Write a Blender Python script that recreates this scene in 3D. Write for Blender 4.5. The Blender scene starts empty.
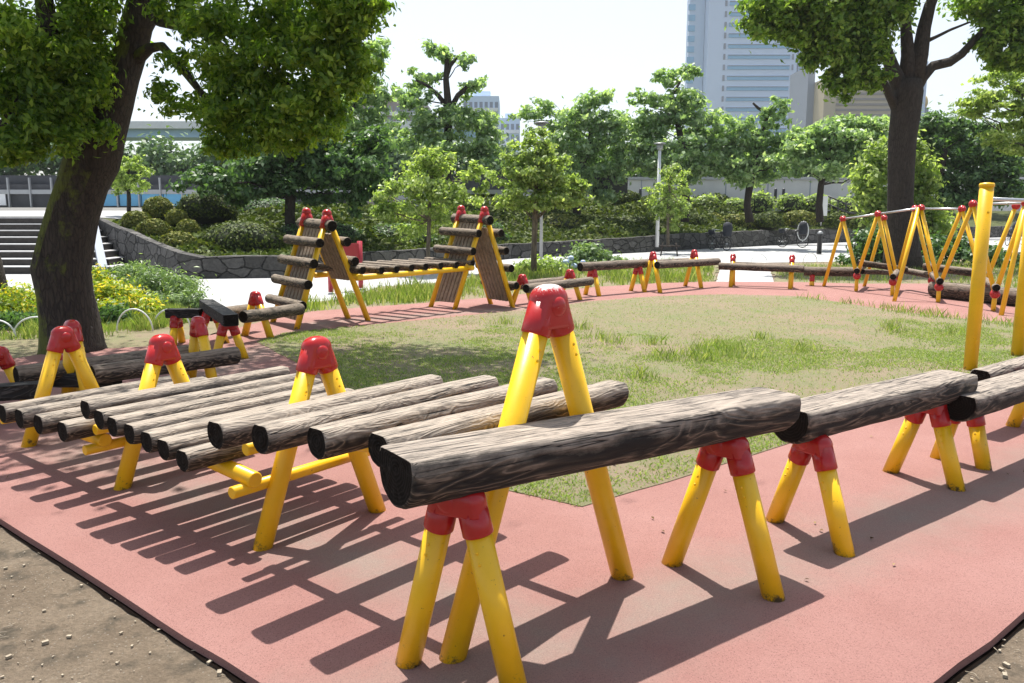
import bpy, bmesh, math, random
import numpy as np
from mathutils import Vector, Matrix, Quaternion, noise
random.seed(7); RNG = np.random.default_rng(7)
C = bpy.context.scene.collection
R = math.radians

# ------------------------------------------------------------------ camera model
F, YH, H = 800.0, 215.0, 1.7
PT = math.atan((341.5 - YH) / F); cs, sn = math.cos(PT), math.sin(PT)
def ray(x, y):
    u = (x - 512) / F; v = (341.5 - y) / F
    return Vector((u, cs + v * sn, -sn + v * cs))
def g(x, y, z=0.0):
    d = ray(x, y); t = (z - H) / d.z
    return Vector((d.x * t, d.y * t, z))
def at(x, y, Y):
    d = ray(x, y); t = Y / d.y
    return Vector((d.x * t, Y, H + d.z * t))
def hg(p, y):
    v = (341.5 - y) / F
    return H + (v * p.y * cs - p.y * sn) / (cs + v * sn)
def up(p, z): return Vector((p.x, p.y, z))

# ------------------------------------------------------------------ node helpers
def mat(name):
    m = bpy.data.materials.new(name); m.use_nodes = True
    nt = m.node_tree; b = nt.nodes['Principled BSDF']
    return m, nt, b
def N(nt, t, **kw):
    n = nt.nodes.new(t)
    for k, v in kw.items():
        if k in n.inputs: n.inputs[k].default_value = v
        else: setattr(n, k, v)
    return n
def L(nt, a, b): nt.links.new(a, b)
def ramp(nt, fac, stops):
    r = nt.nodes.new('ShaderNodeValToRGB'); e = r.color_ramp.elements
    while len(e) > 1: e.remove(e[-1])
    e[0].position = stops[0][0]; e[0].color = (*stops[0][1], 1)
    for p, c in stops[1:]:
        x = e.new(p); x.color = (*c, 1)
    L(nt, fac, r.inputs[0]); return r
def noise_n(nt, vec, scale, detail=4, rough=.6, dist=0):
    n = N(nt, 'ShaderNodeTexNoise'); n.inputs['Scale'].default_value = scale
    n.inputs['Detail'].default_value = detail; n.inputs['Roughness'].default_value = rough
    n.inputs['Distortion'].default_value = dist
    if vec is not None: L(nt, vec, n.inputs['Vector'])
    return n
def mixc(nt, fac, a, b, bt='MIX'):
    m = nt.nodes.new('ShaderNodeMix'); m.data_type = 'RGBA'; m.blend_type = bt
    for s, v in ((0, fac), (6, a), (7, b)):
        if hasattr(v, 'links'): L(nt, v, m.inputs[s])
        else: m.inputs[s].default_value = v if s == 0 else (*v, 1)
    return m.outputs[2]
def geo_pos(nt): return N(nt, 'ShaderNodeNewGeometry').outputs['Position']
def obj_co(nt): return N(nt, 'ShaderNodeTexCoord').outputs['Object']
def mapping(nt, vec, s):
    m = N(nt, 'ShaderNodeMapping'); m.inputs['Scale'].default_value = s; L(nt, vec, m.inputs['Vector']); return m.outputs[0]
def bump(nt, h, b, dist=.01, st=1.0):
    n = N(nt, 'ShaderNodeBump'); n.inputs['Distance'].default_value = dist; n.inputs['Strength'].default_value = st
    L(nt, h, n.inputs['Height']); L(nt, n.outputs[0], b.inputs['Normal'])
def lt(nt, v, thr, w=.05):
    n = N(nt, 'ShaderNodeMapRange'); n.inputs[1].default_value = thr - w; n.inputs[2].default_value = thr + w
    L(nt, v, n.inputs[0]); return n.outputs[0]

def m_plain(name, col, rough=.6, var=.15, scale=6, metal=0, bmp=0.0):
    m, nt, b = mat(name); p = geo_pos(nt)
    n = noise_n(nt, p, scale, 6, .65)
    lo = tuple(c * (1 - var) for c in col); hi = tuple(min(1, c * (1 + var)) for c in col)
    r = ramp(nt, n.outputs[0], [(.3, lo), (.7, hi)])
    L(nt, r.outputs[0], b.inputs['Base Color']); b.inputs['Roughness'].default_value = rough; b.inputs['Metallic'].default_value = metal
    if bmp: bump(nt, n.outputs[0], b, bmp)
    return m
def m_paint(name, col, chip, rough=.35, faded=None, dirt=.33):
    m, nt, b = mat(name); p = geo_pos(nt)
    n1 = noise_n(nt, p, 3.5, 4); base = ramp(nt, n1.outputs[0], [(.3, tuple(c * .88 for c in col)), (.7, tuple(min(1, c * 1.06) for c in col))]).outputs[0]
    n2 = noise_n(nt, p, 55, 5, .7); ch = lt(nt, n2.outputs[0], .675, .012)
    n3 = noise_n(nt, p, 11, 7, .8)
    # splashes of mud on the lower end of posts
    sx = N(nt, 'ShaderNodeSeparateXYZ'); L(nt, p, sx.inputs[0])
    hz = N(nt, 'ShaderNodeMapRange'); hz.inputs[1].default_value = .22; hz.inputs[2].default_value = 0.0
    hz.inputs[3].default_value = 0; hz.inputs[4].default_value = dirt; L(nt, sx.outputs[2], hz.inputs[0])
    ad = N(nt, 'ShaderNodeMath', operation='ADD'); L(nt, hz.outputs[0], ad.inputs[0]); L(nt, n3.outputs[0], ad.inputs[1])
    md = lt(nt, ad.outputs[0], .84, .05)
    c1 = mixc(nt, ch, base, chip); c2 = mixc(nt, md, c1, (.10, .07, .035))
    n4 = noise_n(nt, p, 16, 6, .75); mm = lt(nt, n4.outputs[0], .72, .03)
    c2 = mixc(nt, mm, c2, tuple(c * .45 for c in col))
    if faded:
        o = obj_co(nt); s2 = N(nt, 'ShaderNodeSeparateXYZ'); L(nt, o, s2.inputs[0])
        str_ = mapping(nt, o, (90, 90, 9)); n5 = noise_n(nt, str_, 1, 5, .7)
        a2 = N(nt, 'ShaderNodeMath', operation='MULTIPLY_ADD'); L(nt, n5.outputs[0], a2.inputs[0]); a2.inputs[1].default_value = .11; L(nt, s2.outputs[2], a2.inputs[2])
        f = lt(nt, a2.outputs[0], faded, .008); c2 = mixc(nt, f, c2, (.80, .66, .62))
    L(nt, c2, b.inputs['Base Color']); b.inputs['Roughness'].default_value = rough
    bump(nt, n3.outputs[0], b, .002, .5)
    return m
def m_wood(name, top, side, dark, top_z=.35, rad=.1, gs=1.0):
    """weathered round log: pale trodden top, dark stained flanks, long wavy grain along local X"""
    m, nt, b = mat(name); o = obj_co(nt)
    inf = N(nt, 'ShaderNodeObjectInfo'); va = N(nt, 'ShaderNodeVectorMath', operation='ADD'); 
    mul = N(nt, 'ShaderNodeMath', operation='MULTIPLY'); mul.inputs[1].default_value = 37; L(nt, inf.outputs['Random'], mul.inputs[0])
    cx = N(nt, 'ShaderNodeCombineXYZ'); L(nt, mul.outputs[0], cx.inputs[0]); L(nt, mul.outputs[0], cx.inputs[1])
    L(nt, o, va.inputs[0]); L(nt, cx.outputs[0], va.inputs[1]); v = va.outputs[0]
    warp = noise_n(nt, mapping(nt, v, (2.2 * gs, 9 * gs, 9 * gs)), 1, 3, .5, .6)
    w = N(nt, 'ShaderNodeMath', operation='MULTIPLY'); w.inputs[1].default_value = 15; L(nt, warp.outputs[0], w.inputs[0])
    sn_ = N(nt, 'ShaderNodeMath', operation='SINE'); w2 = N(nt, 'ShaderNodeMath', operation='MULTIPLY'); w2.inputs[1].default_value = 4.2; L(nt, w.outputs[0], w2.inputs[0]); L(nt, w2.outputs[0], sn_.inputs[0])
    grain = N(nt, 'ShaderNodeMapRange'); grain.inputs[1].default_value = -1; L(nt, sn_.outputs[0], grain.inputs[0])
    fine = noise_n(nt, mapping(nt, v, (6, 110, 110)), 1, 5, .7)
    blotch = noise_n(nt, mapping(nt, v, (5, 11, 11)), 1, 5, .7)
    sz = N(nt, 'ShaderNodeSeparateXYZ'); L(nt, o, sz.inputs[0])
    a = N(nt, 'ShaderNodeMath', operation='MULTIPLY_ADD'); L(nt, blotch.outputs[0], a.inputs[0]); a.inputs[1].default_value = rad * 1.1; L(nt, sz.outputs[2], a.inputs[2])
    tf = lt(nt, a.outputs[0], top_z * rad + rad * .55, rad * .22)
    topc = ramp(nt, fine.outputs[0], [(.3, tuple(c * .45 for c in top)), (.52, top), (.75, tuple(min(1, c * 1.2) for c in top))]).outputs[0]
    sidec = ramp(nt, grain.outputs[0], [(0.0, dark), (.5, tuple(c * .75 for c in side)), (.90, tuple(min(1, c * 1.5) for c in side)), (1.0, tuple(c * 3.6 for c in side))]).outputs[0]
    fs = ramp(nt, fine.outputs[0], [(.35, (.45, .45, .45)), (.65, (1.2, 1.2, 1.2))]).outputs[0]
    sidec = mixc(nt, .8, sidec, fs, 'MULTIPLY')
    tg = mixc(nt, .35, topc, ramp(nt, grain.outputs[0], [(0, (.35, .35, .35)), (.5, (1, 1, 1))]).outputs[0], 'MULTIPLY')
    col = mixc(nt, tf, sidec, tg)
    bl = lt(nt, noise_n(nt, mapping(nt, v, (3, 8, 8)), 1, 6, .75).outputs[0], .60, .06)
    col = mixc(nt, bl, col, mixc(nt, .6, col, dark))
    # long drying cracks
    cr = noise_n(nt, mapping(nt, v, (1.1, 34, 34)), 1, 2, .5); crm = N(nt, 'ShaderNodeMath', operation='SUBTRACT'); crm.inputs[1].default_value = .5; L(nt, cr.outputs[0], crm.inputs[0])
    ab = N(nt, 'ShaderNodeMath', operation='ABSOLUTE'); L(nt, crm.outputs[0], ab.inputs[0])
    ck = N(nt, 'ShaderNodeMapRange'); ck.inputs[1].default_value = .004; ck.inputs[2].default_value = .018; L(nt, ab.outputs[0], ck.inputs[0])
    col = mixc(nt, ck.outputs[0], tuple(c * .6 for c in dark), col)
    L(nt, col, b.inputs['Base Color']); b.inputs['Roughness'].default_value = .85
    hm = N(nt, 'ShaderNodeMath', operation='MULTIPLY_ADD'); L(nt, fine.outputs[0], hm.inputs[0]); hm.inputs[1].default_value = .7; L(nt, grain.outputs[0], hm.inputs[2])
    h2 = N(nt, 'ShaderNodeMath', operation='MULTIPLY_ADD'); L(nt, ck.outputs[0], h2.inputs[0]); h2.inputs[1].default_value = 1.2; L(nt, hm.outputs[0], h2.inputs[2])
    bump(nt, h2.outputs[0], b, .004 * max(.6, rad * 10), .8)
    return m
def m_end(name, col):
    m, nt, b = mat(name); o = obj_co(nt); s = N(nt, 'ShaderNodeSeparateXYZ'); L(nt, o, s.inputs[0])
    c = N(nt, 'ShaderNodeCombineXYZ'); L(nt, s.outputs[1], c.inputs[0]); L(nt, s.outputs[2], c.inputs[1])
    ln = N(nt, 'ShaderNodeVectorMath', operation='LENGTH'); L(nt, c.outputs[0], ln.inputs[0])
    n = noise_n(nt, c.outputs[0], 30, 5, .7)
    a = N(nt, 'ShaderNodeMath', operation='MULTIPLY_ADD'); L(nt, n.outputs[0], a.inputs[0]); a.inputs[1].default_value = .03; L(nt, ln.outputs['Value'], a.inputs[2])
    w = N(nt, 'ShaderNodeMath', operation='MULTIPLY'); w.inputs[1].default_value = 420; L(nt, a.outputs[0], w.inputs[0])
    si = N(nt, 'ShaderNodeMath', operation='SINE'); L(nt, w.outputs[0], si.inputs[0])
    col_ = ramp(nt, si.outputs[0], [(0, tuple(c * .6 for c in col)), (1, tuple(c * 1.25 for c in col))]).outputs[0]
    col_ = mixc(nt, lt(nt, n.outputs[0], .62, .05), col_, tuple(c * 2.2 for c in col))
    L(nt, col_, b.inputs['Base Color']); b.inputs['Roughness'].default_value = .95; b.inputs['Specular IOR Level'].default_value = .1; bump(nt, si.outputs[0], b, .0015, .5)
    return m
def m_leaf(name, stops, trans=.35, rough=.45, spec=.4):
    m, nt, b = mat(name)
    at_ = N(nt, 'ShaderNodeAttribute', attribute_name='rnd')
    r = ramp(nt, at_.outputs['Fac'], stops)
    L(nt, r.outputs[0], b.inputs['Base Color']); b.inputs['Roughness'].default_value = rough
    b.inputs['Specular IOR Level'].default_value = spec
    tr = N(nt, 'ShaderNodeBsdfTranslucent')
    tc = mixc(nt, 1.0, r.outputs[0], (1.5, 1.6, .6), 'MULTIPLY'); L(nt, tc, tr.inputs['Color'])
    mx = N(nt, 'ShaderNodeMixShader'); mx.inputs[0].default_value = trans
    L(nt, b.outputs[0], mx.inputs[1]); L(nt, tr.outputs[0], mx.inputs[2])
    L(nt, mx.outputs[0], nt.nodes['Material Output'].inputs['Surface'])
    return m
def m_bark(name, lo, hi, sc=9, moss=None):
    m, nt, b = mat(name); p = geo_pos(nt)
    v = mapping(nt, p, (sc, sc, sc * .22)); n = noise_n(nt, v, .8, 8, .7, .8)
    vo = N(nt, 'ShaderNodeTexVoronoi', feature='DISTANCE_TO_EDGE'); vo.inputs['Scale'].default_value = 1.0; L(nt, mixc(nt, .35, v, n.outputs['Color'], 'ADD'), vo.inputs['Vector'])
    cr = N(nt, 'ShaderNodeMapRange'); cr.inputs[2].default_value = .12; L(nt, vo.outputs[0], cr.inputs[0])
    c = ramp(nt, n.outputs[0], [(.3, lo), (.7, hi)]).outputs[0]
    c = mixc(nt, cr.outputs[0], mixc(nt, .55, c, tuple(x * .4 for x in lo)), c)
    if moss:
        nm = noise_n(nt, p, 2.2, 6, .7); sx = N(nt, 'ShaderNodeSeparateXYZ'); L(nt, p, sx.inputs[0])
        gx = N(nt, 'ShaderNodeNewGeometry'); s3 = N(nt, 'ShaderNodeSeparateXYZ'); L(nt, gx.outputs['True Normal'], s3.inputs[0])
        a = N(nt, 'ShaderNodeMath', operation='MULTIPLY_ADD'); L(nt, s3.outputs[0], a.inputs[0]); a.inputs[1].default_value = -.22; L(nt, nm.outputs[0], a.inputs[2])
        c = mixc(nt, lt(nt, a.outputs[0], .56, .05), c, moss)
    L(nt, c, b.inputs['Base Color']); b.inputs['Roughness'].default_value = .9
    hm = N(nt, 'ShaderNodeMath', operation='MULTIPLY_ADD'); L(nt, n.outputs[0], hm.inputs[0]); hm.inputs[1].default_value = .6; L(nt, cr.outputs[0], hm.inputs[2])
    bump(nt, hm.outputs[0], b, .02, .8)
    return m
def m_ground(name, stops, s1=2.2, s2=45, speck=None, bmp=.01, rough=.95, second=None):
    m, nt, b = mat(name); p = geo_pos(nt)
    n1 = noise_n(nt, p, s1, 6, .65); n2 = noise_n(nt, p, s2, 6, .75)
    c = ramp(nt, n1.outputs[0], stops).outputs[0]
    fm = ramp(nt, n2.outputs[0], [(.3, (.62, .62, .62)), (.7, (1.3, 1.3, 1.3))]).outputs[0]
    c = mixc(nt, .8, c, fm, 'MULTIPLY')
    if second: c = mixc(nt, lt(nt, noise_n(nt, p, second[1], 5, .6).outputs[0], second[2], .06), c, second[0])
    if speck:
        vo = N(nt, 'ShaderNodeTexVoronoi'); vo.inputs['Scale'].default_value = speck[1]; L(nt, p, vo.inputs['Vector'])
        s = lt(nt, vo.outputs['Distance'], speck[2], .05); inv = N(nt, 'ShaderNodeMath', operation='SUBTRACT'); inv.inputs[0].default_value = 1; L(nt, s, inv.inputs[1])
        gt = lt(nt, N(nt, 'ShaderNodeSeparateColor').outputs[0], .5) if False else None
        sc = N(nt, 'ShaderNodeSeparateColor'); L(nt, vo.outputs['Color'], sc.inputs[0]); k = lt(nt, sc.outputs[0], speck[3], .02)
        mu = N(nt, 'ShaderNodeMath', operation='MULTIPLY'); L(nt, inv.outputs[0], mu.inputs[0]); L(nt, k, mu.inputs[1])
        c = mixc(nt, mu.outputs[0], c, speck[0])
    L(nt, c, b.inputs['Base Color']); b.inputs['Roughness'].default_value = rough
    b.inputs['Specular IOR Level'].default_value = .2
    bump(nt, n2.outputs[0], b, bmp, .9)
    return m
def m_blocks(name, lo, hi, mortar, sx=2.2, bw=.5, rh=.25, msz=.02, bmp=.03):
    m, nt, b = mat(name); p = geo_pos(nt); s = N(nt, 'ShaderNodeSeparateXYZ'); L(nt, p, s.inputs[0])
    ad = N(nt, 'ShaderNodeMath', operation='ADD'); L(nt, s.outputs[0], ad.inputs[0]); L(nt, s.outputs[1], ad.inputs[1])
    c = N(nt, 'ShaderNodeCombineXYZ'); L(nt, ad.outputs[0], c.inputs[0]); L(nt, s.outputs[2], c.inputs[1])
    wn = noise_n(nt, p, 1.3, 3); wv = N(nt, 'ShaderNodeVectorMath', operation='MULTIPLY_ADD'); L(nt, wn.outputs['Color'], wv.inputs[0]); wv.inputs[1].default_value = (.25, .14, 0); L(nt, c.outputs[0], wv.inputs[2])
    br = N(nt, 'ShaderNodeTexBrick'); L(nt, wv.outputs[0], br.inputs['Vector'])
    for k, v in (('Color1', (*lo, 1)), ('Color2', (*hi, 1)), ('Mortar', (*mortar, 1)), ('Scale', 1.0), ('Mortar Size', msz), ('Brick Width', bw), ('Row Height', rh), ('Mortar Smooth', .3)): br.inputs[k].default_value = v
    n = noise_n(nt, p, 14, 6, .7); col = mixc(nt, .7, br.outputs[0], ramp(nt, n.outputs[0], [(.3, (.5, .5, .5)), (.7, (1.4, 1.4, 1.4))]).outputs[0], 'MULTIPLY')
    L(nt, col, b.inputs['Base Color']); b.inputs['Roughness'].default_value = .9
    hm = N(nt, 'ShaderNodeMath', operation='MULTIPLY_ADD'); L(nt, br.outputs['Fac'], hm.inputs[0]); hm.inputs[1].default_value = -1; L(nt, n.outputs[0], hm.inputs[2])
    bump(nt, hm.outputs[0], b, bmp, .8)
    return m

M = {}
M['yellow'] = m_paint('yellow_paint', (.86, .50, .008), (.28, .12, .02), .36)
M['red'] = m_paint('red_plastic', (.42, .014, .014), (.30, .03, .03), .24)
M['red_faded'] = m_paint('red_plastic_faded', (.42, .014, .014), (.55, .25, .22), .27, faded=.100)
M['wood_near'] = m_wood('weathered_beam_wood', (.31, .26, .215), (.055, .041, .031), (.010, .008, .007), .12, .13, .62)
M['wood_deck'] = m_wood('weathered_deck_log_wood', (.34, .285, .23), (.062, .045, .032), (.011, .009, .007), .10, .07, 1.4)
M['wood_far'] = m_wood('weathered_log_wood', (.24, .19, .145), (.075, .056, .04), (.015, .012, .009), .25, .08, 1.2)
M['wood_dark'] = m_wood('blackened_timber', (.050, .048, .046), (.022, .020, .019), (.008, .008, .008), .6, .1)
M['log_end'] = m_end('sawn_black_end_grain', (.016, .013, .011))
M['log_end_brown'] = m_end('sawn_brown_end_grain', (.05, .038, .028))
M['steel'] = m_plain('bare_steel', (.55, .56, .57), .35, .08, 20, .8)
M['rubber'] = m_ground('red_rubber_paving', [(.25, (.275, .138, .120)), (.5, (.305, .160, .141)), (.75, (.335, .185, .165))], 1.3, 190, ((.19, .095, .088), 110, .30, .55), .007, .92)
def dusty(m, segs, dust, width):
    """pale grey-brown dust worn into the rubber along the lines where people walk beside the equipment"""
    nt = m.node_tree; b = nt.nodes['Principled BSDF']; old = b.inputs['Base Color'].links[0].from_socket; p = geo_pos(nt)
    n = noise_n(nt, p, 1.9, 6, .7); n2 = noise_n(nt, p, 9, 5, .7); tot = None
    for a, c in segs:
        d = (c - a); ln = d.length; d = d / ln; nn = Vector((-d.y, d.x, 0))
        sub = N(nt, 'ShaderNodeVectorMath', operation='SUBTRACT'); L(nt, p, sub.inputs[0]); sub.inputs[1].default_value = a
        outs = []
        for v, lo, hi in ((nn, -width, width), (d, -.4, ln + .4)):
            dt = N(nt, 'ShaderNodeVectorMath', operation='DOT_PRODUCT'); L(nt, sub.outputs[0], dt.inputs[0]); dt.inputs[1].default_value = v
            mid, half = (lo + hi) / 2, (hi - lo) / 2
            s1 = N(nt, 'ShaderNodeMath', operation='SUBTRACT'); L(nt, dt.outputs['Value'], s1.inputs[0]); s1.inputs[1].default_value = mid
            ab = N(nt, 'ShaderNodeMath', operation='ABSOLUTE'); L(nt, s1.outputs[0], ab.inputs[0])
            wb = N(nt, 'ShaderNodeMath', operation='MULTIPLY_ADD'); L(nt, n.outputs[0], wb.inputs[0]); wb.inputs[1].default_value = .8; L(nt, ab.outputs[0], wb.inputs[2])
            mr = N(nt, 'ShaderNodeMapRange'); mr.inputs[1].default_value = half + .62; mr.inputs[2].default_value = half + .12; L(nt, wb.outputs[0], mr.inputs[0]); outs.append(mr.outputs[0])
        mu = N(nt, 'ShaderNodeMath', operation='MULTIPLY'); L(nt, outs[0], mu.inputs[0]); L(nt, outs[1], mu.inputs[1])
        if tot is None: tot = mu.outputs[0]
        else: mx = N(nt, 'ShaderNodeMath', operation='MAXIMUM'); L(nt, tot, mx.inputs[0]); L(nt, mu.outputs[0], mx.inputs[1]); tot = mx.outputs[0]
    k = N(nt, 'ShaderNodeMapRange'); k.inputs[1].default_value = .3; k.inputs[2].default_value = .7; k.inputs[3].default_value = .6; k.inputs[4].default_value = .95; L(nt, n2.outputs[0], k.inputs[0])
    mu = N(nt, 'ShaderNodeMath', operation='MULTIPLY'); L(nt, tot, mu.inputs[0]); L(nt, k.outputs[0], mu.inputs[1])
    fine = noise_n(nt, p, 150, 4, .7); dc = ramp(nt, fine.outputs[0], [(.3, tuple(c * .7 for c in dust)), (.7, tuple(c * 1.25 for c in dust))]).outputs[0]
    L(nt, mixc(nt, mu.outputs[0], old, dc), b.inputs['Base Color'])
dusty(M['rubber'], [(Vector((-.5, 2.5, 0)), Vector((4.2, 5.6, 0))), (Vector((.2, 3.0, 0)), Vector((-3.4, 5.8, 0))), (Vector((-3.4, 6.2, 0)), Vector((-3.0, 12.3, 0))), (Vector((-3.0, 12.6, 0)), Vector((2.5, 16.0, 0)))], (.255, .205, .175), .20)
M['edge'] = m_plain('edge_rubber_and_shadow', (.008, .006, .005), 1, .3, 12)
M['dirt'] = m_ground('bare_dirt', [(.25, (.18, .138, .098)), (.5, (.245, .192, .138)), (.78, (.305, .245, .182))], 2.4, 55, ((.33, .29, .24), 60, .2, .62), .04, .95, ((.12, .10, .075), 5, .60))
M['lawn'] = m_ground('lawn_soil', [(.25, (.225, .175, .12)), (.5, (.215, .19, .115)), (.75, (.150, .185, .075))], 1.3, 60, ((.15, .19, .07), 45, .35, .45), .02, .95, ((.25, .19, .138), .55, .56))
M['pave'] = m_ground('pale_pavement', [(.3, (.36, .365, .37)), (.7, (.43, .43, .43))], .5, 20, None, .004, .9)
M['terrace'] = m_ground('terrace_soil', [(.3, (.045, .060, .02)), (.7, (.09, .10, .035))], .8, 12, None, .03)
M['yellowgrass'] = m_leaf('grass_blades', [(0, (.15, .22, .055)), (.5, (.24, .33, .10)), (1, (.38, .42, .18))], .35, .6, .2)
M['tuft'] = m_leaf('tuft_blades', [(0, (.13, .20, .05)), (.6, (.24, .32, .09)), (1, (.46, .45, .24))], .4, .6, .2)
M['leaf_near'] = m_leaf('broad_green_leaves', [(0, (.08, .155, .022)), (.5, (.16, .265, .036)), (1, (.34, .44, .08))], .58, .42, .4)
M['leaf_right'] = m_leaf('mid_green_leaves', [(0, (.09, .165, .025)), (.5, (.165, .275, .042)), (1, (.32, .43, .10))], .5, .42, .4)
M['leaf_dark'] = m_leaf('dark_blue_green_leaves', [(0, (.04, .085, .03)), (.5, (.075, .15, .055)), (1, (.15, .25, .10))], .4)
M['leaf_cherry'] = m_leaf('cherry_leaves', [(0, (.15, .24, .12)), (.5, (.27, .39, .21)), (1, (.46, .56, .38))], .5, .4, .5)
M['leaf_light'] = m_leaf('light_green_leaves', [(0, (.15, .225, .06)), (.5, (.26, .35, .12)), (1, (.45, .53, .24))], .5)
M['leaf_far'] = m_leaf('distant_leaves', [(0, (.06, .12, .05)), (.5, (.11, .19, .085)), (1, (.19, .28, .14))], .25)
M['leaf_olive'] = m_leaf('azalea_leaves', [(0, (.07, .095, .018)), (.5, (.14, .17, .035)), (1, (.26, .25, .06))], .2, .6, .2)
M['leaf_hedge'] = m_leaf('clipped_hedge_leaves', [(0, (.035, .06, .014)), (.5, (.075, .11, .025)), (1, (.15, .18, .045))], .2, .6, .2)
M['leaf_yellow'] = m_leaf('yellow_flowering_leaves', [(0, (.13, .20, .02)), (.5, (.26, .36, .04)), (.85, (.44, .46, .06)), (.9, (.85, .66, .04)), (1, (.85, .62, .03))], .35)
M['leaf_grey'] = m_leaf('grey_green_leaves', [(0, (.10, .17, .07)), (.5, (.18, .27, .12)), (1, (.32, .42, .22))], .35)
M['leaf_fallen'] = m_leaf('dry_leaves', [(0, (.06, .035, .018)), (.6, (.16, .10, .045)), (1, (.34, .27, .13))], .1, .8, .1)
M['flower'] = m_plain('pale_blue_petals', (.42, .52, .75), .6, .2, 30)
M['bark_near'] = m_bark('mossy_bark', (.024, .018, .014), (.070, .052, .038), 26, (.10, .115, .015))
M['bark'] = m_bark('dark_bark', (.026, .020, .016), (.070, .054, .043), 20)
M['bark_pale'] = m_bark('pale_bark', (.12, .095, .07), (.22, .18, .13), 14)
def m_stone(name, lo, hi, gap):
    m, nt, b = mat(name); p = geo_pos(nt); v = mapping(nt, p, (1.7, 1.7, 3.0))
    ad = N(nt, 'ShaderNodeVectorMath', operation='MULTIPLY_ADD'); n0 = noise_n(nt, p, 2.5, 4); L(nt, n0.outputs['Color'], ad.inputs[0]); ad.inputs[1].default_value = (.5, .5, .5); L(nt, v, ad.inputs[2])
    ve = N(nt, 'ShaderNodeTexVoronoi', feature='DISTANCE_TO_EDGE'); vc = N(nt, 'ShaderNodeTexVoronoi')
    for q in (ve, vc): L(nt, ad.outputs[0], q.inputs['Vector']); q.inputs['Scale'].default_value = 1.0; q.inputs['Randomness'].default_value = .75
    sc = N(nt, 'ShaderNodeSeparateColor'); L(nt, vc.outputs['Color'], sc.inputs[0]); c = ramp(nt, sc.outputs[0], [(0, lo), (1, hi)]).outputs[0]
    n = noise_n(nt, p, 9, 7, .75); c = mixc(nt, .85, c, ramp(nt, n.outputs[0], [(.3, (.45, .45, .45)), (.7, (1.5, 1.5, 1.45))]).outputs[0], 'MULTIPLY')
    e = N(nt, 'ShaderNodeMapRange'); e.inputs[1].default_value = .005; e.inputs[2].default_value = .05; L(nt, ve.outputs[0], e.inputs[0]); c = mixc(nt, e.outputs[0], gap, c)
    L(nt, c, b.inputs['Base Color']); b.inputs['Roughness'].default_value = .9
    h = N(nt, 'ShaderNodeMath', operation='MULTIPLY_ADD'); L(nt, n.outputs[0], h.inputs[0]); h.inputs[1].default_value = .8; L(nt, e.outputs[0], h.inputs[2]); bump(nt, h.outputs[0], b, .08, 1); return m
M['stone'] = m_stone('rough_stone_blocks', (.05, .048, .045), (.13, .125, .12), (.012, .012, .010))
M['step'] = m_plain('pale_step_stone', (.48, .48, .48), .8, .1, 8, 0, .004)
M['riser'] = m_plain('dark_riser_stone', (.045, .040, .036), .9, .3, 8, 0, .01)
M['concrete'] = m_plain('pale_concrete', (.52, .52, .51), .85, .08, .8)
M['darkwall'] = m_plain('dark_wall_panels', (.060, .062, .068), .8, .25, 1.2)
M['bluepanel'] = m_plain('blue_panels', (.12, .36, .58), .5, .12, .6)
M['girder'] = m_plain('pale_blue_girder', (.34, .52, .72), .6, .05, .2)
M['white'] = m_plain('white_paint', (.75, .76, .77), .5, .05, 2)
M['black'] = m_plain('black_metal', (.015, .015, .017), .4, .2, 8)
M['tyre'] = m_plain('tyre_rubber', (.02, .02, .02), .8, .2, 8)
M['cloth'] = m_plain('dark_cloth', (.02, .024, .035), .8, .3, 8)
M['grey'] = m_plain('grey_metal', (.35, .36, .37), .4, .08, 5, .3)
M['tower'] = m_plain('pale_grey_cladding', (.60, .71, .86), .6, .04, .02)
M['tower2'] = m_plain('pale_blue_cladding', (.50, .62, .76), .5, .04, .02)
M['glass'] = m_plain('sky_blue_glass', (.22, .46, .66), .25, .10, .02)
M['recess'] = m_plain('grey_recess', (.26, .29, .34), .7, .05, .02)
M['tan'] = m_plain('tan_cladding', (.50, .42, .28), .7, .05, .05)
M['brownstripe'] = m_plain('brown_cladding', (.28, .25, .22), .7, .05, .05)
M['gold'] = m_plain('gold_paint', (.70, .48, .12), .4, .1, .2)
M['brick'] = m_plain('brown_brick', (.32, .26, .23), .8, .08, .1)
M['redpaint'] = m_plain('red_gloss_paint', (.42, .03, .05), .4, .12, 6)
M['twig'] = m_plain('dry_litter', (.32, .27, .20), .8, .35, 40)

# ------------------------------------------------------------------ object helpers
def mesh_obj(name, verts, faces, m, parent=None, smooth=False, mats=None, fidx=None):
    me = bpy.data.meshes.new(name); me.from_pydata([tuple(v) for v in verts], [], faces); me.update()
    for x in (mats or [m]): me.materials.append(x)
    if fidx is not None: me.polygons.foreach_set('material_index', fidx)
    if smooth is True: me.polygons.foreach_set('use_smooth', [True] * len(me.polygons))
    elif smooth: me.polygons.foreach_set('use_smooth', smooth)
    o = bpy.data.objects.new(name, me); C.objects.link(o)
    if parent: o.parent = parent
    return o
def tag(o, label=None, cat=None, group=None, kind=None):
    if label: o['label'] = label
    if cat: o['category'] = cat
    if group: o['group'] = group
    if kind: o['kind'] = kind
    return o
def empty(name, label, cat, loc=(0, 0, 0), group=None):
    o = bpy.data.objects.new(name, None); C.objects.link(o); o.location = loc; o.empty_display_size = .2
    return tag(o, label, cat, group)
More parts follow.
